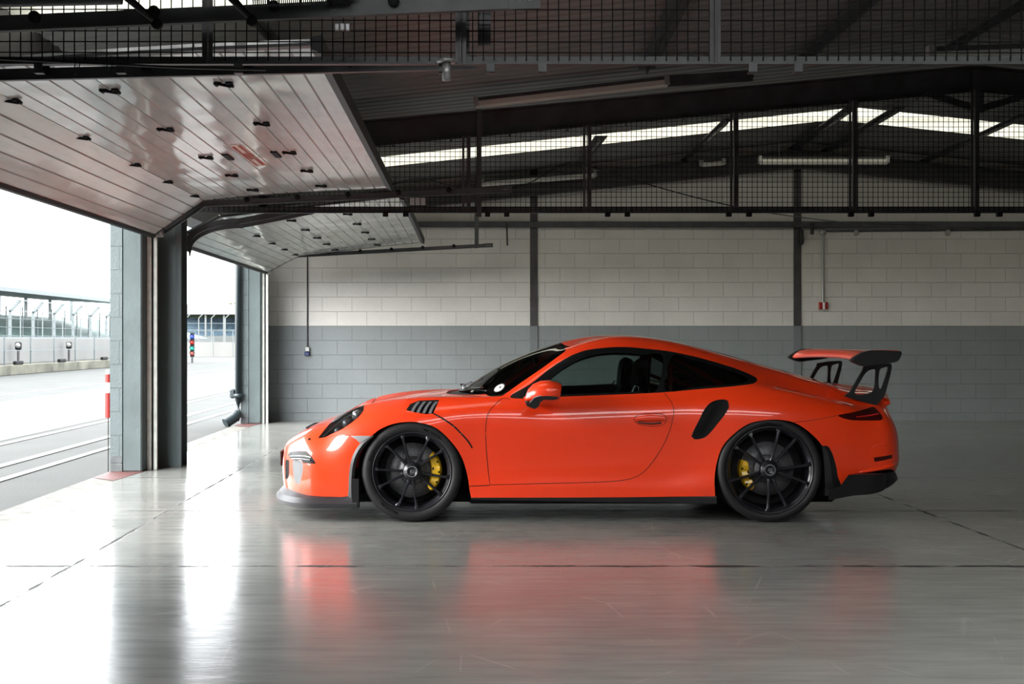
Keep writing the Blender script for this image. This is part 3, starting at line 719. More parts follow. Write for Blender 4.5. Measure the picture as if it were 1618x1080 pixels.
t=thing('tree_clump',(-62,380,0),'small clump of leafy tree tops above the white stand roof','tree'); b=MB()
for k in range(60):
    x=(random.choice((362,364,374,378,379))+random.uniform(-4,4)-CX)*380/FL; z=random.uniform(10.0,12.4); r=random.uniform(.25,.6)
    b.lathe([(0,-r),(r*.7,-r*.7),(r,0),(r*.7,r*.7),(0,r)],(x,380+random.uniform(-2,2),z-(random.random()*.6)),'z',7,smooth=False)
b.bar((-62,380,0),(-62,380,12),.6,.6,up=(0,1,0)); b.build('foliage',M['leaf'],t)
# cross fence in front of it
t=thing('barrier_fence',(-40,95,0),'white barrier with thin wire fence beyond the traffic light','fence')
yy=96; xa,xb=(270-CX)*yy/FL,(420-CX)*yy/FL
MB().box((xa,yy,-.03),(xb,yy+.2,1.05)).build('barrier_wall',M['white_wall'],t)
for px in (337,368): x=(px-CX)*(yy-.4)/FL; MB().bar((x,yy-.4,0),(x,yy-.4,1.9),.05,.05,up=(0,1,0)).build('fence_post',M['fence'],t)
for px in (294,314,334,356,373): x=(px-CX)*(yy+3)/FL; MB().bar((x,yy+3,0),(x,yy+3,2.9),.07,.07,up=(0,1,0)).bar((x,yy+3,2.9),(x+.35,yy+3,3.25),.07,.07,up=(0,1,0)).build('fence_post',M['stand'],t)
b=MB(); b.bar((xa,yy-.4,1.9),(xb,yy-.4,1.9),.03,.03)
for z in (1.4,2.0,2.5): b.bar((xa,yy+3,z),(xb,yy+3,z),.03,.03)
b.build('fence_wires',M['fence'],t)
# traffic light
d=70; x=(303.5-CX)*d/FL
t=thing('traffic_light',(x,d,0),'traffic light with blue, red and green lamps on the pit lane','traffic light')
MB().bbox((x-.11,d,.30),(x+.11,d+.12,1.62),.02).build('lamp_housing',M['matte'],t); MB().bar((x,d+.05,-.03),(x,d+.05,.32),.10,.10,up=(0,1,0)).build('stand_post',M['steel'],t)
for z,mm in ((1.42,'blue'),(1.10,'red'),(.78,'green'),(.50,'dullred')):
    MB().lathe([(0,-.10),(.09,-.08),(.135,0),(.135,.01)],(x,d-.01,z),'y',20).build('signal_lamp',M[mm],t)
    b=MB(); b.lathe([(.14,-.16),(.15,0)],(x,d,z),'y',12,a0=0,a1=PI); b.build('lamp_hood',M['matte'],t)
# drainpipe and red extinguisher tube on the outer wall
t=thing('drainpipe',(-3.405,19.0,0),'dark drainpipe with a shoe at its foot on the far pier','pipe')
X=-3.425; MB().tube([(X,19.03,3.0),(X,19.03,.35),(X,19.03,.16),(X-.02,18.98,.06)],.048,14).build('downpipe',M['pipe_black'],t)
MB().tube([(X-.005,19.0,.16),(X-.05,18.93,.09),(X-.16,18.85,.02)],.075,14).build('pipe_shoe',M['pipe_black'],t)
MB().lathe([(.05,-.03),(.075,-.03),(.08,0),(.075,.03),(.05,.03)],(X,19.03,.42),'z',16).build('pipe_collar',M['pipe_black'],t)
MB().bbox((X-.12,18.98,.38),(X-.04,19.05,.52),.02).build('pipe_branch',M['pipe_black'],t)
t=thing('marker_tube',(-3.44,12.5,.3),'red and white tube fixed outside the nearer pier','tube')
X=(171-CX)*12.35/FL
MB().tube([(X,12.35,.50),(X,12.35,.92)],.03,14).build('tube_body',M['red'],t); MB().tube([(X,12.35,.74),(X,12.35,.84)],.031,14).build('tube_band',M['white'],t)
MB().tube([(X,12.35,.92),(X,12.35,.965)],.022,14).build('tube_cap',M['white'],t); MB().tube([(X,12.35,.50),(X+.0,12.35,-.03)],.005,8).build('tube_cable',M['cable'],t)
# ------------------------------------------------------------------ the car
YC = 9.66                      # depth of the car's centre line
def spl(t, q):                 # weights of a natural cubic spline through knots t, evaluated at q
    t=np.asarray(t,float); q=np.asarray(q,float); n=len(t); h=np.diff(t)
    A=np.zeros((n,n)); R=np.zeros((n,n)); A[0,0]=A[-1,-1]=1
    for i in range(1,n-1):
        A[i,i-1]=h[i-1]; A[i,i]=2*(h[i-1]+h[i]); A[i,i+1]=h[i]
        R[i,i-1]=6/h[i-1]; R[i,i]=-6/h[i-1]-6/h[i]; R[i,i+1]=6/h[i]
    K=np.linalg.solve(A,R)
    i=np.clip(np.searchsorted(t,q,side='right')-1,0,n-2); hh=h[i]; a=(t[i+1]-q)/hh; b=(q-t[i])/hh
    W=np.zeros((len(q),n)); r=np.arange(len(q)); W[r,i]+=a; W[r,i+1]+=b
    W += ((a**3-a)*hh**2/6)[:,None]*K[i]+((b**3-b)*hh**2/6)[:,None]*K[i+1]
    return W
LV=[ # per level: (x, half width, height) along the flank
 [(-1,.84,.172),(-.6,.88,.17),(.1,.885,.17),(.9,.885,.172),(1.7,.905,.182),(2.1,.925,.185),(2.48,.885,.190),(2.8,.80,.212)],
 [(-1,.85,.235),(-.7,.88,.235),(-.35,.90,.24),(.1,.885,.24),(.65,.884,.238),(1.2,.884,.238),(1.7,.91,.24),(2.1,.93,.25),(2.48,.895,.275),(2.8,.835,.30)],
 [(-1,.852,.31),(-.7,.885,.32),(-.35,.905,.33),(.1,.880,.32),(.65,.874,.31),(1.2,.874,.31),(1.5,.880,.33),(1.72,.907,.35),(2.08,.935,.36),(2.48,.90,.37),(2.8,.85,.38)],
 [(-1,.848,.40),(-.8,.885,.43),(-.35,.91,.48),(.1,.878,.48),(.65,.870,.49),(1.1,.868,.50),(1.45,.872,.505),(1.72,.905,.51),(2.08,.938,.52),(2.48,.905,.50),(2.8,.845,.48)],
 [(-1,.83,.49),(-.85,.868,.54),(-.65,.893,.60),(-.35,.905,.64),(.1,.880,.64),(.65,.872,.65),(1.1,.868,.66),(1.5,.878,.67),(1.8,.915,.685),(2.08,.93,.69),(2.48,.90,.63),(2.8,.84,.585)],
 [(-1,.775,.575),(-.85,.815,.65),(-.7,.84,.71),(-.5,.86,.745),(-.2,.866,.762),(.12,.855,.775),(.65,.838,.79),(1.07,.835,.80),(1.5,.848,.81),(1.8,.878,.82),(2.08,.89,.81),(2.48,.865,.75),(2.8,.81,.68)],
 [(-1,.70,.63),(-.85,.725,.71),(-.7,.755,.765),(-.5,.778,.803),(-.2,.79,.822),(.12,.79,.838),(.4,.783,.852),(.8,.775,.865),(1.2,.77,.878),(1.6,.775,.893),(1.9,.788,.905),(2.15,.79,.895),(2.48,.775,.83),(2.8,.735,.745)],
 [(-1,.60,.657),(-.85,.62,.742),(-.7,.65,.80),(-.5,.67,.835),(-.25,.69,.852),(-.03,.715,.855),(.12,.735,.855),(.28,.735,.885),(.45,.715,.955),(.65,.695,1.03),(.9,.685,1.06),(1.3,.668,1.065),(1.6,.655,1.05),(1.85,.66,1.01),(2.08,.675,.95),(2.3,.675,.89),(2.55,.665,.835),(2.8,.64,.785)],
 [(-1,.45,.667),(-.85,.46,.738),(-.7,.48,.788),(-.5,.50,.824),(-.25,.53,.848),(-.03,.60,.858),(.12,.655,.862),(.24,.665,.885),(.38,.65,.962),(.517,.63,1.052),(.694,.595,1.155),(.86,.56,1.212),(1.07,.535,1.242),(1.3,.52,1.232),(1.55,.51,1.195),(1.8,.50,1.13),(2.05,.50,1.055),(2.3,.515,.98),(2.55,.535,.905),(2.8,.55,.835)],
 [(-1,.24,.668),(-.85,.25,.728),(-.7,.26,.77),(-.5,.27,.81),(-.25,.28,.845),(-.09,.32,.868),(.03,.33,.905),(.2,.34,1.0),(.4,.34,1.10),(.65,.325,1.19),(.85,.31,1.245),(1.07,.30,1.275),(1.3,.30,1.268),(1.6,.30,1.215),(1.9,.30,1.14),(2.2,.31,1.055),(2.5,.34,.965),(2.8,.37,.885)],
 [(-1,0,.67),(-.85,0,.727),(-.7,0,.764),(-.5,0,.802),(-.25,0,.842),(-.09,0,.868),(.03,0,.935),(.2,0,1.035),(.4,0,1.132),(.65,0,1.22),(.85,0,1.268),(1.0,0,1.288),(1.2,0,1.287),(1.4,0,1.268),(1.6,0,1.23),(1.9,0,1.155),(2.2,0,1.070),(2.5,0,.987),(2.8,0,.905)]]
NOSE=[(-1.36,.165),(-1.37,.22),(-1.376,.29),(-1.376,.37),(-1.368,.43),(-1.355,.485),(-1.33,.51),(-1.297,.533),(-1.235,.571),(-1.165,.609),(-1.09,.642)]
TAIL=[(3.03,.24),(3.08,.31),(3.12,.38),(3.125,.46),(3.12,.55),(3.10,.64),(3.075,.72),(3.07,.775),(3.07,.825),(3.06,.865),(3.0,.893)]
SX=[-1.0,-.85,-.7,-.5,-.3,-.12,-.02,.08,.19,.32,.46,.65,.86,1.07,1.3,1.55,1.78,1.95,2.1,2.28,2.46,2.63,2.8]
NL=len(LV)
def levelpts(j):
    L=np.array(LV[j]); main=[]
    # each level runs through its knots; slope-limited (monotone) so that it cannot overshoot
    x=L[:,0]; out=[]
    def pchip(y,q):
        h=np.diff(x); d=np.diff(y)/h; m=np.zeros(len(x)); m[0]=d[0]; m[-1]=d[-1]
        for i in range(1,len(x)-1):
            m[i]=0 if d[i-1]*d[i]<=0 else (h[i-1]+h[i])*3/((2*h[i]+h[i-1])/d[i-1]+(h[i]+2*h[i-1])/d[i])
        i=np.clip(np.searchsorted(x,q,side='right')-1,0,len(x)-2); t=(q-x[i])/h[i]
        return (2*t**3-3*t**2+1)*y[i]+(t**3-2*t**2+t)*h[i]*m[i]+(-2*t**3+3*t**2)*y[i+1]+(t**3-t**2)*h[i]*m[i+1]
    q=np.array(SX); W=pchip(L[:,1],q); Z=pchip(L[:,2],q)
    main=[(q[i],W[i],Z[i]) for i in range(len(q))]
    nx,nz=NOSE[j]; tx,tz=TAIL[j]; f=[]; r=[]
    for t in (0,.22,.44,.66,.84):
        a=t*PI/2; s=math.sin(a)**.92; c=math.cos(a)
        f.append((SX[0]+(nx-SX[0])*(c**.86), W[0]*s, nz+(Z[0]-nz)*(1-c)**.9))
    for t in (.84,.66,.44,.22,0):
        a=t*PI/2; s=math.sin(a)**.9; c=math.cos(a)
        r.append((SX[-1]+(tx-SX[-1])*(c**.80), W[-1]*s, tz+(Z[-1]-tz)*(1-c)**1.1))
    return f+main+r
C=np.array([levelpts(j) for j in range(NL)]).transpose(1,0,2)      # [station, level, xyz]
NS=C.shape[0]
du=np.linalg.norm(np.diff(C[:,2:9],axis=0),axis=2).mean(1)**.75; du/=du.sum(); TU=np.concatenate([[0],np.cumsum(du)])
dvv=np.linalg.norm(np.diff(C[6:-6],axis=1),axis=2).mean(0)**.75; dvv/=dvv.sum(); TV=np.concatenate([[0],np.cumsum(dvv)])
# mirror ghosts so the surface runs smoothly over the centre line
def ghost_u(C):
    g=C[1:4][::-1].copy(); g[:,:,1]*=-1; h=C[-4:-1][::-1].copy(); h[:,:,1]*=-1; return np.concatenate([g,C,h])
TUg=np.concatenate([-TU[1:4][::-1],TU,2-TU[-4:-1][::-1]])
def ghost_v(C):
    h=C[:,-4:-1][:,::-1].copy(); h[:,:,1]*=-1; return np.concatenate([C,h],axis=1)
TVg=np.concatenate([TV,2-TV[-4:-1][::-1]])
CG=ghost_v(ghost_u(C))
def F(u,v):
    A=spl(TUg,u); B=spl(TVg,v); return np.einsum('qi,qj,ijk->qk',A,B,CG,optimize=True)
def Nrm(u,v,e=1e-3):
    a=F(u+e,v)-F(u-e,v); b=F(u,v+e)-F(u,v-e); n=np.cross(b,a)     # outward for the near half: w grows towards the camera
    n/=np.linalg.norm(n,axis=1)[:,None]+1e-12; return n
# sample grid for inverse lookup
gu,gv=np.meshgrid(np.linspace(0,1,320),np.linspace(0,1,150),indexing='ij'); gu=gu.ravel(); gv=gv.ravel()
GP=F(gu,gv)
def proj(P):
    d=YC-P[:,1]; return np.stack([CX+P[:,0]*FL/d, HZ+(CH-P[:,2])*FL/d],1)
GPX=proj(GP); GN=Nrm(np.clip(gu,.002,.998),np.clip(gv,.002,.998))
view=np.stack([GP[:,0],-(YC-GP[:,1]),GP[:,2]-CH],1)    # from eye to point in (x, w, z): w points towards the camera
if (GN[np.argmin(abs(gu-.5)+abs(gv-.3))][1])<0: GN=-GN; SGN=-1
else: SGN=1
FACING=(GN*view).sum(1)<0
def uv_of(pts, mode='px', vmin=0, vmax=1):
    out=[]
    pts=np.array(pts,float)
    for p in pts:
        if mode=='px': Q=GPX; ok=FACING
        elif mode=='xw': Q=GP[:,[0,1]]; ok=np.ones(len(gu),bool)
        elif mode=='xz': Q=GP[:,[0,2]]; ok=np.ones(len(gu),bool)
        c=((Q-p)**2).sum(1); c[~(ok&(gv>=vmin)&(gv<=vmax))]=1e9
        i=int(np.argmin(c)); u,v=gu[i],gv[i]
        for _ in range(8):
            e=1e-4; S=F(np.array([u,u+e,u]),np.array([v,v,v+e]))
            q=proj(S) if mode=='px' else S[:,[0,1]] if mode=='xw' else S[:,[0,2]]
            J=np.stack([(q[1]-q[0])/e,(q[2]-q[0])/e],1); r=p-q[0]
            try: dlt=np.linalg.lstsq(J,r,rcond=1e-4)[0]
            except Exception: break
            s=min(1,.01/(np.abs(dlt).max()+1e-12)); u=min(1,max(0,u+dlt[0]*s)); v=min(1,max(0,v+dlt[1]*s))
        out.append((u,v))
    return out
SU,SV=4.9,2.1        # stretch of the parameter plane to roughly metres
def region(pts, mode='px', closed=True, step=5.0, smooth=True, **k):
    P=resample(pts,step,closed,smooth); return [(u*SU,v*SV) for u,v in uv_of(P,mode,**k)]
car=thing('sports_car',(.85,YC,0),'bright orange low sports coupe with black wheels and a tall rear wing','car')
FW=(651.0,747.5); RW=(1217.5,745.5)     # wheel centres in the picture
OUT={}
# wheel openings (edge of the orange skin), the black trims come off the same outline
fo=[(564,803),(552,790),(551,775),(552,750),(554.6,728.5),(560.7,712.7),(571,698),(586.5,688.5),(600,678),(619,670),(640,666.3),(661.7,667.2),(688.6,675.5),(712.7,697),(729,721),(738,748),(742,775),(742,796),(700,812),(620,814)]
OUT['front_arch']=region(fo)
fi=[(570,806),(562,790),(560,774),(560,744),(562.8,728.5),(569.8,712.7),(579,701),(588,691.5),(601,681),(619.6,673),(640,669.3),(661,670.2),(686.5,678.5),(709.5,699.5),(725,723),(733.5,749),(737.5,775),(737.5,796),(700,810),(620,812)]
ro=[(1130.4,800),(1130,782),(1129,757),(1132,733),(1140.7,706.7),(1158.5,686),(1182,669.6),(1206,663.7),(1229.6,662.8),(1253,666.7),(1274,678.5),(1290,692.5),(1299.5,703.8),(1308,704.5),(1314,714),(1318.5,727),(1322,741),(1324,754),(1329,767.2),(1325,790),(1300,808),(1220,812)]
OUT['rear_arch']=region(ro)
OUT['diffuser_cut']=region([(1318,786),(1327,767.2),(1351,767.2),(1354,748.5),(1380,745),(1406,741),(1413,743),(1413,800)],step=6,smooth=False)
OUT['daylight']=region([(807,628),(839,605.8),(866.7,583.6),(894.4,565.6),(922,554),(950,549.5),(978,547.8),(1005.6,549),(1055.6,554.4),(1099,563.3),(1129,571.4),(1158.5,580.5),(1182,589.6),(1195.6,597),(1196.8,601.5),(1191,605.5),(1158.5,610),(1099,615),(1044,619.8),(960,623.5),(884.7,626.3)],step=6)
OUT['door_glass']=region([(848,621),(855,609),(869,598.5),(888,583.5),(912,569.5),(936,561.3),(960.5,557.6),(984.6,557.4),(1016.8,559.8),(1047,562.5),(1036.8,616),(1000,618.5),(950,620.5),(900,622.3),(860,623.3)],step=6)
OUT['quarter_glass']=region([(1062,562),(1090,567.5),(1120,575),(1150,584.5),(1172,593),(1183,600),(1176,604),(1150,607.3),(1100,611),(1052,615.5)],step=6)
OUT['door']=region([(806,630.5),(794,629),(780.6,640.6),(770.8,654),(767.5,676.7),(768,704),(770.8,737.8),(774,765.6),(838.9,764),(950,761),(991.7,757),(1014,747.5),(1033,726.7),(1050,699),(1061,671),(1064.7,649),(1061,635),(1050,621.5),(1044,622),(960,625.7),(884.7,628.5)],step=6)
OUT['intake']=region([(1149.6,633.5),(1137.8,632),(1123,637),(1114,647),(1106.7,662),(1093.5,688),(1097.8,692.3),(1111,690.5),(1120,683),(1134.8,665),(1146.7,650),(1150.5,641.5)])
OUT['headlight']=region([(503,691.3),(507,686),(515,675.7),(525.5,664.5),(543,651.2),(560.7,643.2),(570,640.6),(579,639.9),(574.8,647.6),(566,659),(553.7,668.7),(539.6,678),(525.5,684.5),(513,690.4)],step=4)
OUT['tail_light']=region([(1324,656),(1345,651.5),(1365,646.5),(1380,642.3),(1386,647),(1392,654),(1395,660.5),(1392.6,663.5),(1370,664),(1342,662.8)],step=4)
OUT['louvre']=region([(641.6,647.5),(648,638),(661.7,632.5),(694,631.3),(684.5,653),(672.5,654),(655,651)],step=4,smooth=False)
OUT['marker']=region([(554,688.6),(570,688),(585.5,688.3),(580,694),(567.7,699),(563,694)],step=4,smooth=False)
OUT['foglight']=region([(455,718.5),(459,713.4),(472,712),(484.5,712.6),(492.5,721),(498.5,730.3),(497.8,732.3),(479,731.5),(476,726.5),(458,723.5)],step=4,smooth=False)
OUT['brake_duct']=region([(463,727),(476,728),(479,735),(477.7,748),(475,760),(471.5,765.4),(467,763),(464,753)],step=4)
OUT['side_slot']=region([(451.5,726),(456.5,726),(457,740),(456.5,752),(453,757),(451,756),(450.8,740)],step=4)
OUT['rear_reflector']=region([(1380.5,722.5),(1395,720.5),(1409.5,718),(1409.5,723.5),(1396,727),(1382,729.2)],step=4,smooth=False)
# windscreen and rear screen: outlines in plan (x along the car, w half width), closed on the centre line
def dense_line(a,b,n): return [tuple(np.array(a)*(1-i/n)+np.array(b)*i/n) for i in range(n)]
vT=TV[8]
wa=[(-.075,0),(-.07,.15),(-.05,.30),(.0,.44),(.07,.55),(.155,.628)]
wa_uv=[(u*SU,v*SV) for u,v in uv_of(resample(wa,.05,False),'xw',vmin=.6)]
side=region([(775,626.3),(785,625.8),(794,624.6),(810,613.6),(825,603),(855.6,582),(880,564.3),(894.4,553),(892,549.3)],step=6,closed=False)
tb=[(.745,.50),(.725,.40),(.705,.25),(.695,.1),(.69,0)]
tb_uv=[(u*SU,v*SV) for u,v in uv_of(resample(tb,.05,False),'xw',vmin=.8)]
def fixc(L): # pin the ends on the centre line
    L=list(L); return L
c0=uv_of([(-.075,0)],'xw',vmin=.9)[0][0]; c1=uv_of([(.69,0)],'xw',vmin=.9)[0][0]
OUT['windshield']=[(c0*SU,1.02*SV)]+[(c0*SU,SV)]+wa_uv[1:-1]+side+tb_uv[1:-1]+[(c1*SU,SV),(c1*SU,1.02*SV)]
r0=uv_of([(1.62,0)],'xw',vmin=.9)[0][0]; r1=uv_of([(2.36,0)],'xw',vmin=.9)[0][0]
ra=[(1.62,0),(1.63,.2),(1.655,.34),(1.72,.40),(1.95,.40),(2.2,.385),(2.33,.36),(2.36,.25),(2.365,.1),(2.36,0)]
OUT['rear_screen']=[(r0*SU,1.02*SV),(r0*SU,SV)]+[(u*SU,v*SV) for u,v in uv_of(resample(ra,.05,False,False)[1:-1],'xw',vmin=.8)]+[(r1*SU,SV),(r1*SU,1.02*SV)]
# cowl panel in front of the windscreen
h0=uv_of([(-.165,0)],'xw',vmin=.9)[0][0]
ca=[(-.165,0),(-.16,.2),(-.13,.38),(-.06,.52),(.06,.615)]
OUT['cowl']=[(h0*SU,1.02*SV),(h0*SU,SV)]+[(u*SU,v*SV) for u,v in uv_of(resample(ca,.05,False)[1:],'xw',vmin=.6)]+wa_uv[::-1][0:-1]+[(c0*SU,SV),(c0*SU,1.02*SV)]
ORDER=['front_arch','rear_arch','diffuser_cut','door_glass','quarter_glass','daylight','intake','headlight','tail_light','louvre','marker','foglight','brake_duct','side_slot','rear_reflector','windshield','rear_screen','cowl','door']
def clean(L):
    o=[]
    for p in L:
        if not o or (p[0]-o[-1][0])**2+(p[1]-o[-1][1])**2>1e-6: o.append(p)
    return o
loops=[clean(OUT[k]) for k in ORDER]
allp=np.array([p for L in loops for p in L])
pts=[]
NU,NV=176,72
for i in range(NU+1):
    for j in range(NV+1):
        x,y_=i/NU*SU,j/NV*SV
        if 0<i<NU and 0<j<NV and ((allp-(x,y_))**2).sum(1).min()<.012**2: continue
        pts.append((x,y_))
V2,T2=cdt(pts,loops)
V2=np.array(V2); U_=np.clip(V2[:,0]/SU,0,1); V_=np.clip(V2[:,1]/SV,0,1)
over=(V2[:,1]>SV*1.0005)
P3=F(U_,V_); N3=Nrm(U_,V_)*SGN
N3[(U_<.0005)|(U_>.9995)|(V_>.9995),1]=0; P3[(U_<.0005)|(U_>.9995)|(V_>.9995),1]=0
N3/=np.linalg.norm(N3,axis=1)[:,None]+1e-9
cls=[]
for f in T2:
    c=V2[list(f)].mean(0)
    if any(over[list(f)]) or V2[list(f)][:,1].min()>=SV*.9999: cls.append('drop'); continue
    for k_,L in zip(ORDER,loops):
        if inpoly(c,L): cls.append(k_); break
    else: cls.append('body')
def skin(name, keys, m, sides=(1,-1), weld=False, off=0.0, lip=0.0, parent=None, liponly=False, depthf=None, lipmat=None):
    """one mesh from the triangles of the given regions; off moves it along the normal, lip adds an inward rim"""
    res=[]
    tri=[T2[i] for i in range(len(T2)) if cls[i] in keys]
    used=sorted({a for t in tri for a in t}); idx={a:i for i,a in enumerate(used)}
    P=P3[used].copy(); N=N3[used].copy()
    if depthf is not None:
        P=P+N*depthf(V2[used])[:,None]
    P=P+N*off
    ecount={}
    for t in tri:
        for a,b_ in ((t[0],t[1]),(t[1],t[2]),(t[2],t[0])):
            ecount[(a,b_)]=ecount.get((a,b_),0)+1
    rim=[(a,b_) for (a,b_) in ecount if (b_,a) not in ecount and not (V2[a][1]>=SV*.9999 and V2[b_][1]>=SV*.9999) and not (U_[a]<.0005 and U_[b_]<.0005) and not (U_[a]>.9995 and U_[b_]>.9995)]
    groups=[(sides,)] if weld else [((s,),) for s in sides]
    for (ss,) in groups:
        VS=[];FS=[];NO=[];MI=[]
        for s in ss:
            o=len(VS)
            for p,n in zip(P,N): VS.append((p[0],YC-s*p[1],p[2])); NO.append((n[0],-s*n[1],n[2]))
            for t in tri:
                g=[idx[a]+o for a in t]; q=np.array([VS[a] for a in g]); fn=np.cross(q[1]-q[0],q[2]-q[0])
                if fn.dot(np.array(NO[g[0]])+np.array(NO[g[1]])+np.array(NO[g[2]]))<0: g=g[::-1]
                FS.append(g); MI.append(0)
            if lip:
                for a,b_ in rim:
                    pa,pb=P[idx[a]],P[idx[b_]]; na,nb=N[idx[a]],N[idx[b_]]
                    qa,qb=pa-na*lip,pb-nb*lip
                    quad=[pa,pb,qb,qa]; o2=len(VS); en=np.cross(pb-pa,qa-pa); en/=np.linalg.norm(en)+1e-9
                    for p in quad: VS.append((p[0],YC-s*p[1],p[2])); NO.append((en[0],-s*en[1],en[2]))
                    FS.append([o2,o2+1,o2+2,o2+3]); MI.append(1 if lipmat else 0)
        me=bpy.data.meshes.new(name)
        orig=wl(car)
        cen=Vector((0,0,0))
        VV=[(x-orig.x,y-orig.y,z-orig.z) for x,y,z in VS]
        me.from_pydata(VV,[],FS)
        me.materials.append(m)
        if lipmat: me.materials.append(lipmat)
        me.polygons.foreach_set('material_index',MI)
        me.polygons.foreach_set('use_smooth',[True]*len(FS))
        me.update()
        me.normals_split_custom_set_from_vertices([tuple(n) for n in NO])
        ob=bpy.data.objects.new(name,me); COL.objects.link(ob)
        ob.parent=parent or car
        if parent: ob.location=-(wl(parent)-wl(car))
        res.append(ob)
    return res
def pdist(P,L):
    L=np.array(L); out=np.full(len(P),1e9)
    for a,b_ in zip(L,np.roll(L,-1,0)):
        d=b_-a; t=np.clip(((P-a)@d)/((d@d)+1e-12),0,1); q=a+t[:,None]*d; out=np.minimum(out,np.linalg.norm(P-q,axis=1))
    return out
def bowl(key,depth,w): L=clean(OUT[key]); return lambda P: -depth*np.clip(pdist(P,L)/w,0,1)**.6
skin('body_shell',['body'],M['paint'],weld=True,lip=.022)
doors=skin('door',['door'],M['paint'],lip=.02)
skin('window_surround',['daylight'],M['gloss'],lip=.012)
skin('door_window',['door_glass'],M['glass'],off=-.004)
skin('quarter_window',['quarter_glass'],M['glass_dark'],off=-.004)
ws=skin('windscreen',['windshield'],M['glass'],weld=True,off=-.002)[0]
skin('rear_screen',['rear_screen'],M['gloss'],weld=True,off=-.002)
skin('cowl',['cowl'],M['satin'],weld=True,off=-.012)
skin('side_intake',['intake'],M['matte'],depthf=bowl('intake',.05,.05))
hl=skin('headlight',['headlight'],M['lens'],off=.001)
hb=skin('headlight_bowl',['headlight'],M['gloss'],depthf=bowl('headlight',.045,.05),off=-.004)
tl=skin('tail_light',['tail_light'],M['redlamp'])
skin('fender_louvre',['louvre'],M['matte'],depthf=bowl('louvre',.035,.03))
skin('side_marker',['marker'],M['marker'],off=.004)
fl_=skin('front_lamp',['foglight'],M['gloss'],depthf=bowl('foglight',.008,.02))
skin('brake_duct',['brake_duct'],M['mesh_grille'],depthf=bowl('brake_duct',.02,.03))
skin('front_slot',['side_slot'],M['matte'],depthf=bowl('side_slot',.02,.015))
skin('rear_reflector',['rear_reflector'],M['redlamp'],off=.001)
# black lining inside the cabin part of the shell
lin=[]
for i,t in enumerate(T2):
    if cls[i] in ('body','door','daylight'):
        c=P3[list(t)].mean(0)
        if -.12<c[0]<2.5 and c[2]>.2: lin.append(i)
used=sorted({a for i in lin for a in T2[i]}); idx={a:i for i,a in enumerate(used)}
b=MB()
for s in (1,-1):
    b.add([(P3[a][0]-N3[a][0]*.024, YC-s*(P3[a][1]-N3[a][1]*.024), P3[a][2]-N3[a][2]*.024) for a in used],[[idx[a] for a in T2[i]] for i in lin],0,True)
b.build('cabin_lining',M['matte'],car)
# surface strips: points in the picture laid on the skin
def onskin(pts,step=5,mode='px',off=0,closed=False,smooth=True,**k):
    q=uv_of(resample(pts,step,closed,smooth),mode,**k); u=np.array([a[0] for a in q]); v=np.array([a[1] for a in q])
    P=F(u,v); N=Nrm(np.clip(u,.001,.999),np.clip(v,.001,.999))*SGN; return P+N*off, N
def seam(name,pts,r=.0022,off=-.0008,step=6,closed=False,m=None,parent=None,**k):
    P,N=onskin(pts,step,off=off,closed=closed,**k)
    for s in (1,-1):
        MB().tube([(p[0],YC-s*p[1],p[2]) for p in P],r,5,closed=closed).build(name,m or M['matte'],parent or car)
for dd,sgn in zip(doors,(1,-1)):
    P,N=onskin([(806,630.5),(794,629),(780.6,640.6),(770.8,654),(767.5,676.7),(768,704),(770.8,737.8),(773.6,762),(774.3,765.2),(778,765.5),(838.9,764),(950,761),(991.7,757),(1014,747.5),(1033,726.7),(1050,699),(1061,671),(1064.7,649),(1061,635),(1050,621.5)],6,off=-.0008)
    MB().tube([(p[0],YC-sgn*p[1],p[2]) for p in P],.0024,5).build('door_seam',M['matte'],dd)
    # recessed handle: cup outline, the lever and a painted shade strip
    P,N=onskin([(1001,662),(1006,656.5),(1018,653.7),(1036,653),(1049,655),(1052.6,662),(1049,670),(1036,673.2),(1018,672),(1006,668)],4,off=-.0002,closed=True)
    MB().tube([(p[0],YC-sgn*p[1],p[2]) for p in P],.002,5,closed=True).build('handle_cup',M['matte'],dd)
    P,N=onskin([(1004,662.5),(1016,660.5),(1030,660),(1044,660.3),(1050,661.5)],3,off=.014)
    sc_=[.35+.65*math.sin(min(1,i/(len(P)-1)*1.0+.12)*PI*.8) for i in range(len(P))]
    MB().sweep([(p[0],YC-sgn*p[1],p[2]) for p in P],[(.012*math.cos(a),.022*math.sin(a)) for a in np.linspace(0,2*PI,14,endpoint=False)],0,True,scales=sc_).build('door_handle',M['paint'],dd)
    P,N=onskin([(1008,666.5),(1020,668.3),(1034,668.8),(1045,667)],3,off=.002)
    MB().sweep([(p[0],YC-sgn*p[1],p[2]) for p in P],[(.003*math.cos(a),.008*math.sin(a)) for a in np.linspace(0,2*PI,8,endpoint=False)],0,True).build('handle_recess',mat('handle_recess_red',(.12,.006,.002),.4) if sgn==1 else bpy.data.materials['handle_recess_red'],dd)  # darker red strip stands in for shade below the lever
seam('sill_seam',[(742,767.8),(774,766.3)],.003)
seam('rear_panel_seam',[(1252,667),(1275,664.8),(1300,660.5),(1324,656)],.0018)
seam('engine_lid_seam',[(1283,598.6),(1300,606.5),(1318,616),(1334,625.5)],.0018)
seam('bumper_seam',[(503,692),(520,689.5),(540,687.6),(554,688.4)],.0014)
seam('bumper_split',[(476,768),(474,778)],.0012)
seam('lamp_seam',[(537,683.5),(555,688)],.0012)
seam('fender_slit',[(684,652.5),(699,660.7),(715,671.5),(729,685),(739.6,697),(746,707.5)],.0055,off=-.001)
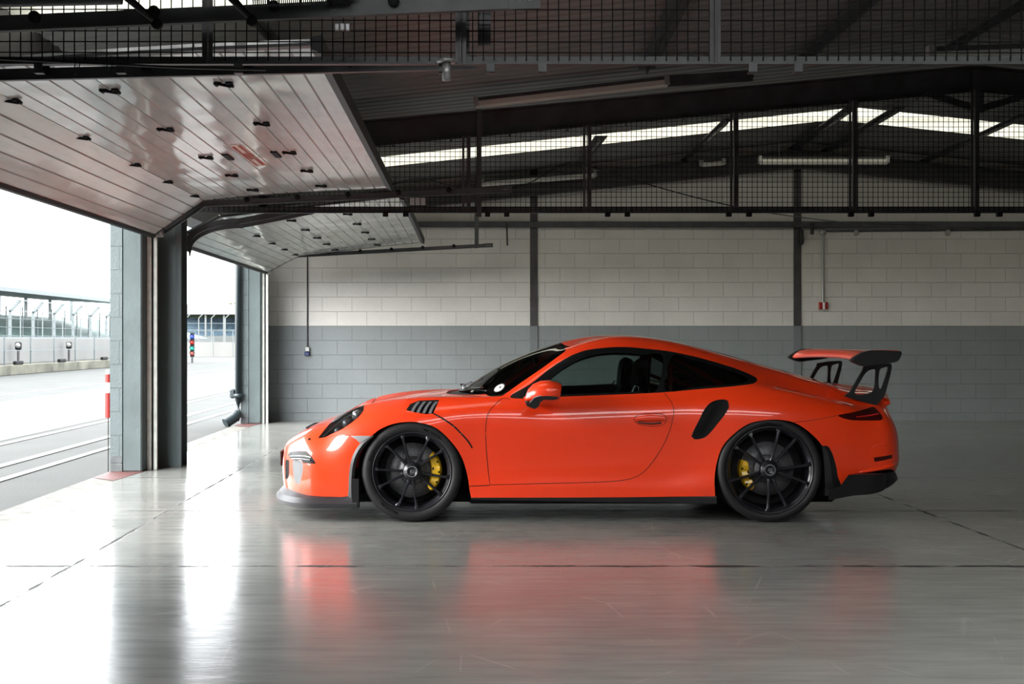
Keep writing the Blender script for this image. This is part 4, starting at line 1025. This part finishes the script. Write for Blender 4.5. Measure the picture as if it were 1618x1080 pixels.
seam('intake_rim',[(1149.6,633),(1137.8,631.5),(1123,636.5),(1113.5,647),(1106,662),(1093,688.5),(1097.5,693),(1111.3,691),(1120.5,683.5),(1135.3,665.5),(1147.3,650),(1151,641.5)],.0035,off=.0,closed=True,m=M['gloss'])
for px,py in ((691,656.5),(703,663.5),(716,672.5),(728,684)):
    seam('slit_rivet',[(px,py),(px+1.5,py+1.2)],.0042,off=.001,step=2,m=M['slat'])
# louvre slats
for i in range(4):
    x=652+i*9.5
    a=[(x-1.5,650.5+i*.7),(x+3,642),(x+9.5,633.5)]
    P,N=onskin(a,3,off=-.004)
    for s in (1,-1): MB().sweep([(p[0],YC-s*p[1],p[2]) for p in P],[(-.011,-.0015),(.011,-.0015),(.011,.0015),(-.011,.0015)],0,up=(-.4,-.8*s,.5)).build('louvre_slat',M['slat'],car)
# black arch trim strips in front of the front wheel and behind the rear wheel
def trim(name,outer,inner,off,depth,m):
    n=26
    def rs(p):
        q=resample(p,2,False); q=np.array(q); d=np.r_[0,np.cumsum(np.linalg.norm(np.diff(q,axis=0),axis=1))]; t=np.linspace(0,d[-1],n)
        return np.stack([np.interp(t,d,q[:,0]),np.interp(t,d,q[:,1])],1)
    O,I=rs(outer),rs(inner)
    A,NA=onskin([tuple(p) for p in O],1e9,off=off,smooth=False); 
    for s in (1,-1):
        b=MB(); vs=[]
        for i in range(n):
            p=A[i]; d=YC-p[1]-.002
            q=((I[i][0]-CX)*d/FL, YC-d-.004, CH+(HZ-I[i][1])*d/FL)
            row=[(p[0],p[1],p[2]),(p[0]*.5+q[0]*.5,(p[1]+q[1])/2+.012,(p[2]+q[2])/2),q,(q[0],q[1]-depth,q[2]),(p[0],p[1]-depth,p[2])]
            vs+=[(x,YC-s*w_,z) for x,w_,z in row]
        fs=[]
        for i in range(n-1):
            for j in range(5): fs.append((i*5+j,i*5+(j+1)%5,(i+1)*5+(j+1)%5,(i+1)*5+j))
        fs+=[tuple(range(5)),tuple(range((n-1)*5,n*5))]
        b.add(vs,fs,0,False).build(name,m,car)
trim('front_arch_trim',[(589,687.5),(578,693),(571,698),(560.7,712.7),(554.6,728.5),(551.5,750),(550.5,775),(549,786)],[(592,689),(584,696.5),(578.5,702),(569.8,713.5),(563,729),(560,750),(559.5,775),(562,800)],.003,.05,M['grey_plastic'])
trim('rear_arch_trim',[(1299.5,704),(1308,704.5),(1314,714),(1318.5,727),(1322,741),(1324,754),(1329,767.2),(1330,781)],[(1297,704),(1299,707),(1301,716),(1302,728),(1303,741),(1303.5,754),(1304,767),(1303,783)],.002,.05,M['satin'])
# wheel wells
for (cx,cy),R_,w_,nm in ((FW,.375,.90,'front'),(RW,.395,.92,'rear')):
    d=YC-w_; X=(cx-CX)*d/FL; Z=CH+(HZ-cy)*d/FL
    for s in (1,-1):
        b=MB(); yo=YC-s*(w_-.035); yi=YC-s*(w_-.42)
        b.lathe([(R_,0),(R_,(yi-yo)),(0,(yi-yo))],(X,yo,Z),'y',40,a0=-.32,a1=PI+.32)
        b.build('wheel_well',M['matte'],car)
# underbody, sills
b=MB(); b.bbox((-1.0,YC-.62,.105),(2.6,YC+.62,.19),.02)
b.bbox((.0,YC-.80,.115),(1.66,YC+.80,.20),.02); b.build('underbody',M['matte'],car)
for s in (1,-1):
    b=MB(); n=24
    xs=np.linspace((744-CX)/230,(1131-CX)/230,n); pr=[]
    for x in xs:
        f=(x-xs[0])/(xs[-1]-xs[0]); zb=.150-.026*f; w_=.875+.03*max(0,(f-.8)/.2)
        pr.append([(x,YC-s*(w_+.002),.180),(x,YC-s*(w_+.006),.172),(x,YC-s*(w_+.006),zb+.008),(x,YC-s*(w_-.01),zb),(x,YC-s*(w_-.10),zb),(x,YC-s*(w_-.10),.180)])
    vs=[p for r in pr for p in r]; fs=[(i*6+j,i*6+(j+1)%6,(i+1)*6+(j+1)%6,(i+1)*6+j) for i in range(n-1) for j in range(6)]+[tuple(range(6)),tuple(range((n-1)*6,n*6))]
    b.add(vs,fs); b.build('side_skirt',M['satin'],car)
# front splitter: swept lip following the nose in plan
pl=[]
for t in np.linspace(-1,1,61):
    a=abs(t); sg=1 if t>=0 else -1
    if a<.72:
        q=a/.72*PI/2; x=-1.0+(-1.415+1.0)*math.cos(q)**.72; w_=.885*math.sin(q)**.9
    else:
        f=(a-.72)/.28; x=-1.0+f*.235; w_=.885+.012*f
    pl.append((x,sg*w_,a))
vs=[]; fs=[]
for x,w_,a in pl:
    r=max(0,(a-.80)/.2); up=.0+.035*r**2
    nx,nw=(-1,0) if abs(w_)<.3 else (-(1-min(1,abs(w_)/.885)**2),1 if w_>0 else -1)
    k_=math.hypot(nx,nw); nx/=k_; nw/=k_; ins=.075
    hz=.098
    row=[(x-nx*.14,w_-nw*.14,.13),(x-nx*.02,w_-nw*.02,hz-.002),(x,w_,hz+.004),(x+nx*.004,w_+nw*.004,hz+.030),(x-nx*.012,w_-nw*.012,hz+.046+up*.4),(x-nx*.03,w_-nw*.03,.163+up),(x-nx*.09,w_-nw*.09,.20+up),(x-nx*.14,w_-nw*.14,.19)]
    vs+=[(p[0],YC-p[1],p[2]) for p in row]
m_=8
for i in range(len(pl)-1):
    for j in range(m_): fs.append((i*m_+j,i*m_+(j+1)%m_,(i+1)*m_+(j+1)%m_,(i+1)*m_+j))
fs+=[tuple(range(m_)),tuple(range((len(pl)-1)*m_,len(pl)*m_))]
crisp(MB(),vs,len(pl),8).build('front_splitter',M['grey_plastic'],car)
for s in (1,-1):
    b=MB(); b.prism([(-.795,.095),(-.752,.098),(-.752,.30),(-.80,.30)],YC-s*.895,YC-s*.80); b.build('splitter_end',M['satin'],car)
# rear diffuser
vs=[];fs=[];n=41
for i,t in enumerate(np.linspace(-1,1,n)):
    a=abs(t); sg=1 if t>=0 else -1
    if a<.75: q=a/.75*PI/2; x=2.72+(3.085-2.72)*math.cos(q)**.6; w_=.845*math.sin(q)**.85
    else: f=(a-.75)/.25; x=2.72-f*.18; w_=.845+f*.035
    r=max(0,(a-.45)/.55); zt=.335 if a<.8 else .335-.09*min(1,(a-.8)/.1); zb=.248-.062*r
    nx=1 if abs(w_)<.4 else .5; nw=0 if abs(w_)<.2 else sg*.8
    fl2=.02*math.exp(-((a-.35)/.25)**2)
    row=[(x-.02*nx,w_-.02*nw,zt),(x-.004*nx,w_-.004*nw,zt-.012),(x+(.0+fl2)*nx,w_,zb+.05),(x+(.012+fl2)*nx,w_+.004*nw,zb+.02),(x-.02*nx,w_-.02*nw,zb),(x-.2*nx,w_-.15*nw,zb-.02),(x-.2*nx,w_-.15*nw,zt)]
    vs+=[(p[0],YC-p[1],p[2]) for p in row]
m_=7
for i in range(n-1):
    for j in range(m_): fs.append((i*m_+j,i*m_+(j+1)%m_,(i+1)*m_+(j+1)%m_,(i+1)*m_+j))
crisp(MB(),vs,41,7).build('rear_diffuser',M['satin'],car)
# raised engine lid lip behind the rear screen
vs=[];fs=[];n=21
for t in np.linspace(-1,1,n):
    w_=.50*t; bow=1-t*t
    row=[(2.66+.02*t*t,.915*1.0-.055*t*t),(2.78,.922-.07*t*t),(2.95,.912-.075*t*t),(3.075-.06*t*t,.900-.08*t*t),(3.085-.06*t*t,.880-.085*t*t),(3.04-.06*t*t,.83-.06*t*t),(2.8,.80)]
    vs+=[(x,YC-w_,z) for x,z in row]
m_=7
for i in range(n-1):
    for j in range(m_): fs.append((i*m_+j,i*m_+(j+1)%m_,(i+1)*m_+(j+1)%m_,(i+1)*m_+j))
fs+=[tuple(range(m_)),tuple(range((n-1)*m_,n*m_))]
MB().add(vs,fs,0,True).build('engine_lid_lip',M['paint'],car)
# lip of the rear bumper over the diffuser, and the crease above the reflectors
for nm,pp,hh in (('bumper_lip',[(1356,746),(1378,742.5),(1398,738.5),(1411,733.5)],(.022,.018)),('bumper_crease',[(1370,712),(1385,703),(1400,699.5),(1411.5,697)],(.006,.010))):
    P,N=onskin(pp,3,off=-.004)
    for s in (1,-1):
        n_=len(P); sc_=[min(1,.15+2.2*i/(n_-1)) for i in range(n_)]; vs=[];fs=[]
        for p,n,k_ in zip(P,N,sc_):
            for a_,z_ in ((-.006,hh[1]*1.4),(hh[0]*k_,.2*hh[1]*k_),(hh[0]*k_,-.3*hh[1]),(-.006,-hh[1])): vs.append((p[0]+n[0]*a_,YC-s*(p[1]+n[1]*a_),p[2]+z_))
        for i in range(n_-1):
            for j in range(4): fs.append((i*4+j,i*4+(j+1)%4,(i+1)*4+(j+1)%4,(i+1)*4+j))
        MB().add(vs,fs+[(0,1,2,3),tuple(range(4*n_-4,4*n_))],0,True).build(nm,M['paint'],car)
# ---- rear wing
wing=empty('rear_wing',(0,0,0)); wing.parent=car; wing.location=Vector((2.8,YC,1.1))-wl(car)
vs=[];fs=[];n=33
for t in np.linspace(-1,1,n):
    w_=.855*t; c_=1-abs(t)**2.5; le=2.645+.075*c_; te=2.965; zl=1.108+.022*c_; zt=1.178
    ch=te-le; row=[]
    for f,zu in ((0,0),(.06,.018),(.2,.030),(.45,.030),(.75,.018),(1,.002),(1,-.004),(.75,-.006),(.45,-.016),(.2,-.026),(.06,-.018)):
        base=zl+(zt-zl)*math.sin(min(1,f*1.15)*PI/2)*.92 if f<.87 else zl+(zt-zl)*(.92+.08*(f-.87)/.13)
        row.append((le+ch*f,base+zu))
    vs+=[(x,YC-w_,min(z,1.182)) for x,z in row]
m_=11
for i in range(n-1):
    for j in range(m_): fs.append((i*m_+j,i*m_+(j+1)%m_,(i+1)*m_+(j+1)%m_,(i+1)*m_+j))
fs+=[tuple(range(m_)),tuple(range((n-1)*m_,n*m_))]
MB().add(vs,fs,0,True).build('wing_blade',M['paint'],wing)
def pxz(px,py,w): d=YC-w; return ((px-CX)*d/FL, CH+(HZ-py)*d/FL)
ep=[(1343.6,569.6),(1347,566),(1353,562.0),(1360,558),(1367,555),(1376,553.2),(1400,553.4),(1423,554.6),(1424.9,557.8),(1423,563),(1420,568.9),(1415.8,571.7),(1404.7,573.8),(1385,576),(1364,578.2),(1353,574.5)]
for s in (1,-1):
    o=[pxz(x,y_,.87) for x,y_ in resample(ep,5)]
    cxm=sum(p[0] for p in o)/len(o); czm=sum(p[1] for p in o)/len(o)
    b=MB(); rings=[]
    for k_,ww in ((.90,.815),(1,.828),(1,.872),(.985,.884),(.94,.892)):
        rings.append([(cxm+(x-cxm)*k_,YC-s*ww,czm+(z-czm)*k_) for x,z in o])
    n=len(o); vs=[p for r in rings for p in r]; fs=[(r*n+i,r*n+(i+1)%n,(r+1)*n+(i+1)%n,(r+1)*n+i) for r in range(4) for i in range(n)]+[tuple(range(n)),tuple(range(4*n,5*n))]
    b.add(vs,fs,0,False); b.build('wing_endplate',M['satin'],wing)
z6=lambda L: [(1220+x/7.2,530+y_/7.2) for x,y_ in L]
so=z6([(815,686),(880,645),(960,500),(1025,390),(1035,350),(1180,325),(1330,315),(1352,325),(1360,350),(1345,430),(1300,600),(1270,690),(1215,755),(1180,795),(1000,740)])
h1=z6([(932,640),(1000,520),(1040,452),(1075,410),(1110,390),(1165,382),(1170,440),(1162,580),(1140,635),(1080,662),(1000,672),(945,665)])
h2=z6([(1222,385),(1250,368),(1310,355),(1300,420),(1262,540),(1235,605),(1215,598),(1206,500)])
for s in (1,-1):
    plate([pxz(*p,.60) for p in resample(so,4,True,False)],[[pxz(*p,.60) for p in resample(h,3)] for h in (h1,h2)],YC-s*.610,YC-s*.590,'wing_support',M['satin'],wing)
# ---- mirrors
for s in (1,-1):
    mr=empty('side_mirror',(0,0,0)); mr.parent=car; mr.location=Vector((.5,YC-s*.95,.9))-wl(car)
    P0m=pxz(857,620,.98)
    rings=[]
    # shell: stations from the nose of the mirror back to the glass
    for f,h_,zc,wc,hw in ((0,.004,.865,.95,.01),(.05,.045,.873,.952,.055),(.18,.068,.883,.956,.085),(.4,.083,.891,.962,.108),(.65,.086,.893,.966,.118),(.88,.077,.890,.966,.116),(1,.066,.885,.964,.105)):
        x=.385+.235*f; ring=[]
        for a in np.linspace(0,2*PI,28,endpoint=False):
            ca,sa=math.cos(a),math.sin(a); e=.8
            ring.append((x+.012*sa,YC-s*(wc+hw*.9*math.copysign(abs(ca)**e,ca)),zc+h_*math.copysign(abs(sa)**e,sa)*(1 if sa>0 else .72)))
        rings.append(ring)
    n=28; vs=[p for r in rings for p in r]; fs=[(r*n+i,r*n+(i+1)%n,(r+1)*n+(i+1)%n,(r+1)*n+i) for r in range(6) for i in range(n)]+[tuple(range(n))]
    MB().add(vs,fs,0,True).build('mirror_shell',M['paint'],mr)
    MB().add([(p[0]+.002,p[1],p[2]) for p in rings[-1]],[tuple(range(n))]).build('mirror_glass',M['gloss'],mr)
    # black underside with the stalk down to the door
    st=[(829.5,632),(832,639),(838,641.5),(844,643.5),(850,640),(853,633),(858,629),(872,629.5),(880,628),(881,624.5),(862,623),(850,624),(843,627),(837,634),(833,634.5)]
    o=[pxz(x,y_,1.0) for x,y_ in st]; n=len(o)
    b=MB(); rg=[[(x,YC-s*w_,z-.006) for x,z in o] for w_ in (1.078,.97,.93)]
    rg.append([(x*.6+.47*.4,YC-s*.845,z*.55+.822*.45) for x,z in o])
    vs=[p for r in rg for p in r]; b.add(vs,[(r*n+i,r*n+(i+1)%n,(r+1)*n+(i+1)%n,(r+1)*n+i) for r in range(3) for i in range(n)]+[tuple(range(n)),tuple(range(3*n,4*n))],0,False)
    b.build('mirror_foot',M['satin'],mr)
    MB().tube([(pxz(x,y_,1.06)[0],YC-s*1.058,pxz(x,y_,1.06)[1]) for x,y_ in ((830.5,633),(834.5,638.5),(839,633.5),(845,627.5),(853,625.2),(864,624.5))],.0035,6).build('mirror_trim',M['silver'],mr)
# ---- wheels
def wheel(cx,cy,w_,R,RR,width,pairs,sep,cal,dr,letters,s):
    d=YC-w_; X=(cx-CX)*d/FL; Z=R+.0015; y0=YC-s*w_; dirn=s        # s=+1 near side: inner side is +y
    W=empty('wheel',(0,0,0)); W.parent=car; W.location=Vector((X,y0,Z))-wl(car)
    c=(X,y0,Z)
    def L(prof,a='y'): return [(r,o*dirn) for r,o in prof]
    b=MB(); sw=R-RR
    b.lathe(L([(RR-.004,.030),(RR+.004,.010),(RR+sw*.30,.001),(RR+sw*.62,.0),(R-.016,.008),(R-.006,.016),(R,.032),(R,width*.25),(R-.006,width*.255),(R-.006,width*.27),(R,width*.275),(R,width*.49),(R-.006,width*.495),(R-.006,width*.51),(R,width*.515),(R,width*.74),(R-.006,width*.745),(R-.006,width*.76),(R,width*.765),(R,width-.03),(R-.012,width-.008),(RR+sw*.5,width),(RR,width-.03),(RR-.01,width-.05)]),c,'y',96)
    b.build('tyre',M['rubber'],W)
    b=MB(); b.lathe(L([(RR+.001,.020),(RR+.003,.012),(RR-.001,.007),(RR-.007,.010),(RR-.010,.022),(RR-.022,.030),(RR-.030,.045),(RR-.034,.10),(RR-.040,.19),(RR-.036,width-.03)]),c,'y',96)
    b.build('rim',M['rim'],W)
    # brake disc behind the spokes
    b=MB(); ro=dr; b.lathe(L([(.085,.105),(ro,.105),(ro,.135),(.085,.135)]),c,'y',64)
    b.lathe(L([(.10,.100),(.09,.075),(.05,.07)]),c,'y',32,mi=0)
    for k_ in range(26):
        for j,rr in enumerate((.115,.137,.158,.178)):
            if rr>ro-.012: continue
            a=k_/26*2*PI+j*.075; b.lathe([(0,-.001*dirn),(.0034,0)],(X+rr*math.cos(a),y0+.1045*dirn,Z+rr*math.sin(a)),'y',6,mi=1)
    for k_ in range(10):
        a=k_/10*2*PI; b.lathe(L([(0,.09),(.006,.09),(.006,.10)]),(X+.093*math.cos(a),y0,Z+.093*math.sin(a)),'y',8,mi=2)
    b.build('brake_disc',[M['disc'],M['hole'],M['silver']],W)
    b=MB(); b.lathe(L([(.0,.155),(RR-.045,.155)]),c,'y',40); b.build('dust_shield',M['matte'],W)
    # spokes
    for pc in pairs:
        for e in (-1,1):
            a1=math.radians(pc+e*sep/2); a0=math.radians(pc+e*sep/2*.86)
            pts_=[(.050,a0,.040),(.085,a0,.034),(.14,(a0*2+a1)/3,.028),(.20,(a0+a1*2)/3,.022),(RR-.035,a1,.014),(RR-.013,a1+e*.02,.020)]
            vs=[];n_=len(pts_)
            for i,(r,a,dp) in enumerate(pts_):
                tw=(.017,.012,.010,.0095,.0125,.022)[i]; th=(.045,.040,.034,.032,.04,.045)[i]; ca,sa=math.cos(a),math.sin(a); tx,tz=-sa,ca
                for o_,dd_ in ((-1,.006),(-.55,0),(.55,0),(1,.006),(.8,th),(-.8,th)):
                    vs.append((X+r*ca+tx*tw*o_*.85,y0+(dp+dd_)*dirn,Z+r*sa+tz*tw*o_*.85))
            fs=[(i*6+j,i*6+(j+1)%6,(i+1)*6+(j+1)%6,(i+1)*6+j) for i in range(n_-1) for j in range(6)]+[tuple(range(6)),tuple(range((n_-1)*6,n_*6))]
            MB().add(vs,fs,0,False).build('spoke',M['rim'],W)
    b=MB(); b.lathe(L([(.0,.012),(.032,.012),(.034,.008),(.040,.008),(.043,.014),(.058,.018),(.064,.026),(.066,.06)]),c,'y',48); b.build('centre_lock',M['rim'],W)
    b=MB(); b.lathe(L([(.0335,.0075),(.0355,.0062),(.0375,.0075)]),c,'y',40)
    if s==1:
        tv,tf=text_mesh('RS',.030,.0006); b.add([(X+v[0]*1.0+v[1]*.15,y0+.0105-v[2],Z+v[1]) for v in tv],tf)
    b.build('cap_lettering',mat('cap_grey',(.22,.23,.25),.4) if 'cap_grey' not in bpy.data.materials else bpy.data.materials['cap_grey'],W)
    # caliper
    a0,a1=map(math.radians,cal); b=MB(); n_=22; ri,rx=dr-.062,dr+.006
    rows=[]
    for i in range(n_+1):
        f=i/n_; a=a0+(a1-a0)*f; e=math.sin(PI*min(1,max(0,f)))**.35
        bump_=.010*abs(math.sin(f*PI*3)); r0_=ri+.022*(1-e); r1_=rx+.010*e-.004
        ca,sa=math.cos(a),math.sin(a)
        rows.append([(X+r0_*ca,y0+.088*dirn,Z+r0_*sa),(X+(r0_+.012)*ca,y0+(.066-bump_)*dirn,Z+(r0_+.012)*sa),(X+(r1_-.012)*ca,y0+(.066-bump_)*dirn,Z+(r1_-.012)*sa),(X+r1_*ca,y0+.082*dirn,Z+r1_*sa),(X+r1_*ca,y0+.15*dirn,Z+r1_*sa),(X+r0_*ca,y0+.10*dirn,Z+r0_*sa)])
    vs=[p for r in rows for p in r]; fs=[(i*6+j,i*6+(j+1)%6,(i+1)*6+(j+1)%6,(i+1)*6+j) for i in range(n_) for j in range(6)]+[tuple(range(6)),tuple(range(n_*6,n_*6+6))]
    b.add(vs,fs,0,False)
    for f in (.25,.5,.75):
        a=a0+(a1-a0)*f; b.lathe([(0,-.004*dirn),(.007,-.003*dirn),(.008,.01*dirn)],(X+(rx-.012)*math.cos(a),y0+.058*dirn,Z+(rx-.012)*math.sin(a)),'y',10,mi=1)
    am=(a0+a1)/2
    b.bar((X+(ri+.018)*math.cos(am-.22),y0+.0605*dirn-.002*dirn,Z+(ri+.018)*math.sin(am-.22)),(X+(ri+.018)*math.cos(am+.22),y0+.0585*dirn,Z+(ri+.018)*math.sin(am+.22)),.012,.002,mi=1,up=(0,1,0))
    b.build('brake_caliper',[M['yellow'],M['matte']],W)
    if s==1:
        for txt,ang,size,rr in letters:
            b=MB(); tv,tf=text_mesh(txt,size,.0007); 
            b.add([(X+(rr+v[1])*math.cos(math.radians(ang)-v[0]/rr),y0-.0005-abs(v[2])*.5-.0004,Z+(rr+v[1])*math.sin(math.radians(ang)-v[0]/rr)) for v in tv],tf)
            b.build('tyre_lettering',M['rubber_text'],W)
    return W
for s in (1,-1):
    wheel(FW[0],FW[1],.893,.3467,.2715,.265,(120,49,-24,-97.4,191),29,(-47,42),.190,[('Pilot Sport Cup 2',147,.028,.300),('MICHELIN',-122,.030,.298),('MICHELIN',62,.030,.298)],s)
    wheel(RW[0],RW[1],.918,.3600,.297,.32,(132,63,-6,-79,-151),27,(160,232),.186,[('MICHELIN',88,.030,.317),('Pilot Sport Cup 2',-60,.024,.318)],s)
# ---- lamps, plate, small parts
for h_,s in zip(hb,(1,-1)):
    for px,py,r in ((562,651,.036),(544,664,.028),(529,676,.020)):
        P,N=onskin([(px,py),(px+1,py)],9,off=-.030); p=P[0]
        b=MB(); b.lathe([(0,-r*.45*s),(r*.6,-r*.36*s),(r*.9,-.002*s),(r,0),(r*1.15,.004*s),(r*1.15,.03*s)],(p[0],YC-s*p[1],p[2]),'y',20)
        o=b.build('lamp_projector',M['silver'] if py<655 else M['slat'],h_)
    P,N=onskin([(510,687),(530,669),(548,655),(566,646)],5,off=-.012)
    MB().tube([(q[0],YC-s*q[1],q[2]) for q in P],.004,6).build('lamp_light_bar',M['slat'],h_)
for t_,s in zip(tl,(1,-1)):
    P,N=onskin([(1353,658.5),(1368,657),(1388,653.5)],4,off=.0012)
    MB().tube([(q[0],YC-s*q[1],q[2]) for q in P],.0045,6).build('red_strip',M['redstrip'],t_)
for f_,s in zip(fl_,(1,-1)):
    P,N=onskin([(458,720.3),(470,719.8),(482,720.3),(491,722)],4,off=-.002)
    MB().tube([(q[0],YC-s*q[1],q[2]) for q in P],.005,6).build('daytime_strip',M['silver'],f_)
    P,N=onskin([(461,724.5),(475,724.6),(490,726.5)],4,off=.0)
    MB().tube([(q[0],YC-s*q[1],q[2]) for q in P],.007,6).build('lamp_bar',M['slat'],f_)
MB().bbox((-1.386,YC-.25,.325),(-1.374,YC+.25,.435),.004).build('number_plate',M['satin'],car)
MB().bbox((-1.376,YC-.24,.33),(-1.33,YC+.24,.43),.004).build('plate_bracket',M['matte'],car)
for s in (1,-1):
    P,N=onskin([(489,693.5),(493,691),(494,694.5)],3,off=.001,smooth=False)
    b=MB(); b.lathe([(0,-.008*s),(.009,-.006*s),(.009,.004*s)],(P[0][0],YC-s*P[0][1],P[0][2]),'y',8); b.build('washer_jet_cover',M['matte'],car)
# bonnet air slot near the nose
P,N=onskin([(-1.20,0),(-1.19,.15),(-1.17,.28)],.05,mode='xw',vmin=.75,off=.001)
b=MB(); pp=[(p[0],YC-p[1],p[2]) for p in P]; pp=[(p[0],2*YC-p[1],p[2]) for p in pp[::-1][:-1]]+pp; b.sweep(pp,[(-.02,-.004),(.02,-.004),(.02,.004),(-.02,.004)]); b.build('bonnet_slot',M['matte'],car)
# wipers
for a,c in (((-.03,.05,.885),(.13,.56,.872)),((-.05,-.45,.875),(.10,.02,.925))):
    b=MB(); A=(a[0],YC-a[1],a[2]+.012); B=(c[0],YC-c[1],c[2]+.016)
    b.bar(A,B,.012,.010).bar((A[0]+.01,A[1],A[2]+.01),((A[0]+B[0])/2,(A[1]+B[1])/2,(A[2]+B[2])/2+.014),.012,.006); b.lathe([(0,.02),(.016,.018),(.018,-.01)],A,'z',12); b.build('wiper',M['slat' if a[1]>0 else 'satin'],car)
P,N=onskin([(788,612.5),(789,612.5)],9,off=.003)
ctr=P[0]; n_=Vector((N[0][0],-N[0][1],N[0][2])); t1=Vector((1,0,0)).cross(n_).normalized(); t2=n_.cross(t1).normalized()
def disc_on(name,px,py,rx,ry,m,off):
    P,N=onskin([(px+rx*math.cos(a)*.84+ry*math.sin(a)*.35,py-rx*math.cos(a)*.50+ry*math.sin(a)*.72) for a in np.linspace(0,2*PI,24,endpoint=False)],1e9,off=off,smooth=False)
    vs=[(q[0],YC-q[1],q[2]) for q in P]; c_=np.mean(vs,axis=0); MB().add(vs+[tuple(c_)],[(i,(i+1)%24,24) for i in range(24)]).build(name,m,ws)
disc_on('sticker_edge',789,612.5,11,7,M['black_text'],.0012); disc_on('screen_sticker',789,612.8,9.2,5.6,M['white'],.0022); disc_on('sticker_mark',790.6,612,1.8,1.3,M['black_text'],.0032)
# ---- cabin
b=MB(); b.bbox((.0,YC-.72,.19),(2.3,YC+.72,.25),.02); b.build('cabin_floor',M['matte'],car)
b=MB(); b.prism([(.02,.55),(.02,.80),(.20,.868),(.42,.855),(.50,.80),(.48,.60)],YC-.70,YC+.70); b.build('dashboard',M['matte'],car)
b=MB(); b.prism([(1.66,.4),(1.70,.78),(1.80,.84),(2.35,.80),(2.35,.4)],YC-.70,YC+.70); b.build('rear_shelf',M['matte'],car)
for s in (1,-1):
    MB().bbox((.3,YC-s*.75,.28),(1.5,YC-s*.71,.835),.02).build('door_card',M['matte'],car)
for s in (1,-1):
    # bucket seat: back shell with head part, base
    st=empty('bucket_seat',(0,0,0)); st.parent=car; st.location=Vector((1.1,YC-s*.36,.3))-wl(car)
    dx=0.0 if s==1 else -.02
    side=[(1.04,.40),(1.10,.62),(1.16,.80),(1.195,.86),(1.20,1.00),(1.22,1.09),(1.255,1.115),(1.29,1.10),(1.305,1.04),(1.30,.92),(1.28,.82),(1.24,.62),(1.16,.36)]
    b=MB(); o=[(x+dx,z) for x,z in resample(side,.03)]; n=len(o)
    cx_=sum(p[0] for p in o)/n; cz_=sum(p[1] for p in o)/n; rings=[]
    for ww,k_ in ((-.5,.86),(-.44,1),(0,1.0),(.44,1),(.5,.86)):
        rings.append([(cx_+(x-cx_)*k_,YC-s*.36+ww*(.50 if z<.82 else .50-.24*min(1,(z-.82)/.1)),cz_+(z-cz_)*k_) for x,z in o])
    vs=[p for r in rings for p in r]; fs=[(r*n+i,r*n+(i+1)%n,(r+1)*n+(i+1)%n,(r+1)*n+i) for r in range(4) for i in range(n)]+[tuple(range(n)),tuple(range(4*n,5*n))]
    b.add(vs,fs,0,True); b.build('seat_back',M['seat'],st)
    MB().bbox((.62+dx,YC-s*.36-.24,.27),(1.15+dx,YC-s*.36+.24,.42),.05).build('seat_base',M['seat'],st)
    p0=(1.17+dx,YC-s*.36-.14,.86)
    MB().tube([(1.155+dx,YC-s*.56,.86),(1.185+dx,YC-s*.56,.925),(1.21+dx,YC-s*.56,.92),(1.215+dx,YC-s*.56,.85)],.006,6).build('belt_guide',M['silver'],st)
    b=MB(); b.bar((1.20+dx,YC-s*.44,.95),(1.44,YC-s*.44,.86),.05,.006); b.build('seat_belt',M['belt'],st)
rc=empty('roll_cage',(0,0,0)); rc.parent=car; rc.location=Vector((1.5,YC,.8))-wl(car)
hoop=[(1.42,YC-.60,.35),(1.43,YC-.60,.85),(1.44,YC-.55,1.10),(1.45,YC-.42,1.185),(1.45,YC,1.20),(1.45,YC+.42,1.185),(1.44,YC+.55,1.10),(1.43,YC+.60,.85),(1.42,YC+.60,.35)]
MB().tube(hoop,.021,12).build('main_hoop',M['cage'],rc)
for s in (1,-1):
    MB().tube([(1.45,YC-s*.50,1.14),(2.05,YC-s*.45,.80)],.019,12).build('rear_stay',M['cage'],rc)
    MB().tube([(1.44,YC-s*.55,.98),(1.98,YC-s*.5,.74)],.015,10).build('lower_stay',M['cage'],rc)
MB().tube([(1.43,YC-.58,.92),(1.43,YC+.58,.92)],.019,12).build('cross_bar',M['cage'],rc)
b=MB(); p=(.50,YC-.02,1.095); b.bbox((p[0]-.01,p[1]-.10,p[2]-.025),(p[0]+.02,p[1]+.10,p[2]+.03),.012).tube([(p[0],p[1],p[2]),(p[0]-.03,p[1],p[2]+.06)],.008,8); b.build('rear_view_mirror',M['satin'],car)
# ------------------------------------------------------------------ daylight
w=bpy.data.worlds.new('sky'); sc.world=w; w.use_nodes=True; k=NT(w); nt=w.node_tree
bg=nt.nodes['Background']; g=k.n('TexCoord')
dv=k.n('VectorMath',operation='DOT_PRODUCT'); k.l(g.outputs['Generated'],dv.inputs[0]); D=Vector((-.86,-.42,.30)).normalized(); dv.inputs[1].default_value=D
f=k.math('POWER',k.math('MAXIMUM',dv.outputs['Value'],0.0),3.0)
k.l(k.mix(f,(.93,.97,1.0),(1.0,.985,.94)),bg.inputs['Color'])
k.l(k.math('ADD',k.math('MULTIPLY',f,6.5),3.2),bg.inputs['Strength'])
sc.view_settings.view_transform='Standard'; sc.view_settings.look='None'; sc.view_settings.gamma=1; sc.view_settings.use_curve_mapping=False
sc.view_settings.exposure=1.2
sc.cycles.max_bounces=10; sc.cycles.diffuse_bounces=3; sc.cycles.transparent_max_bounces=16; sc.cycles.caustics_reflective=False; sc.cycles.caustics_refractive=False
sc.cycles.sample_clamp_indirect=6
sc.cycles.use_denoising=True
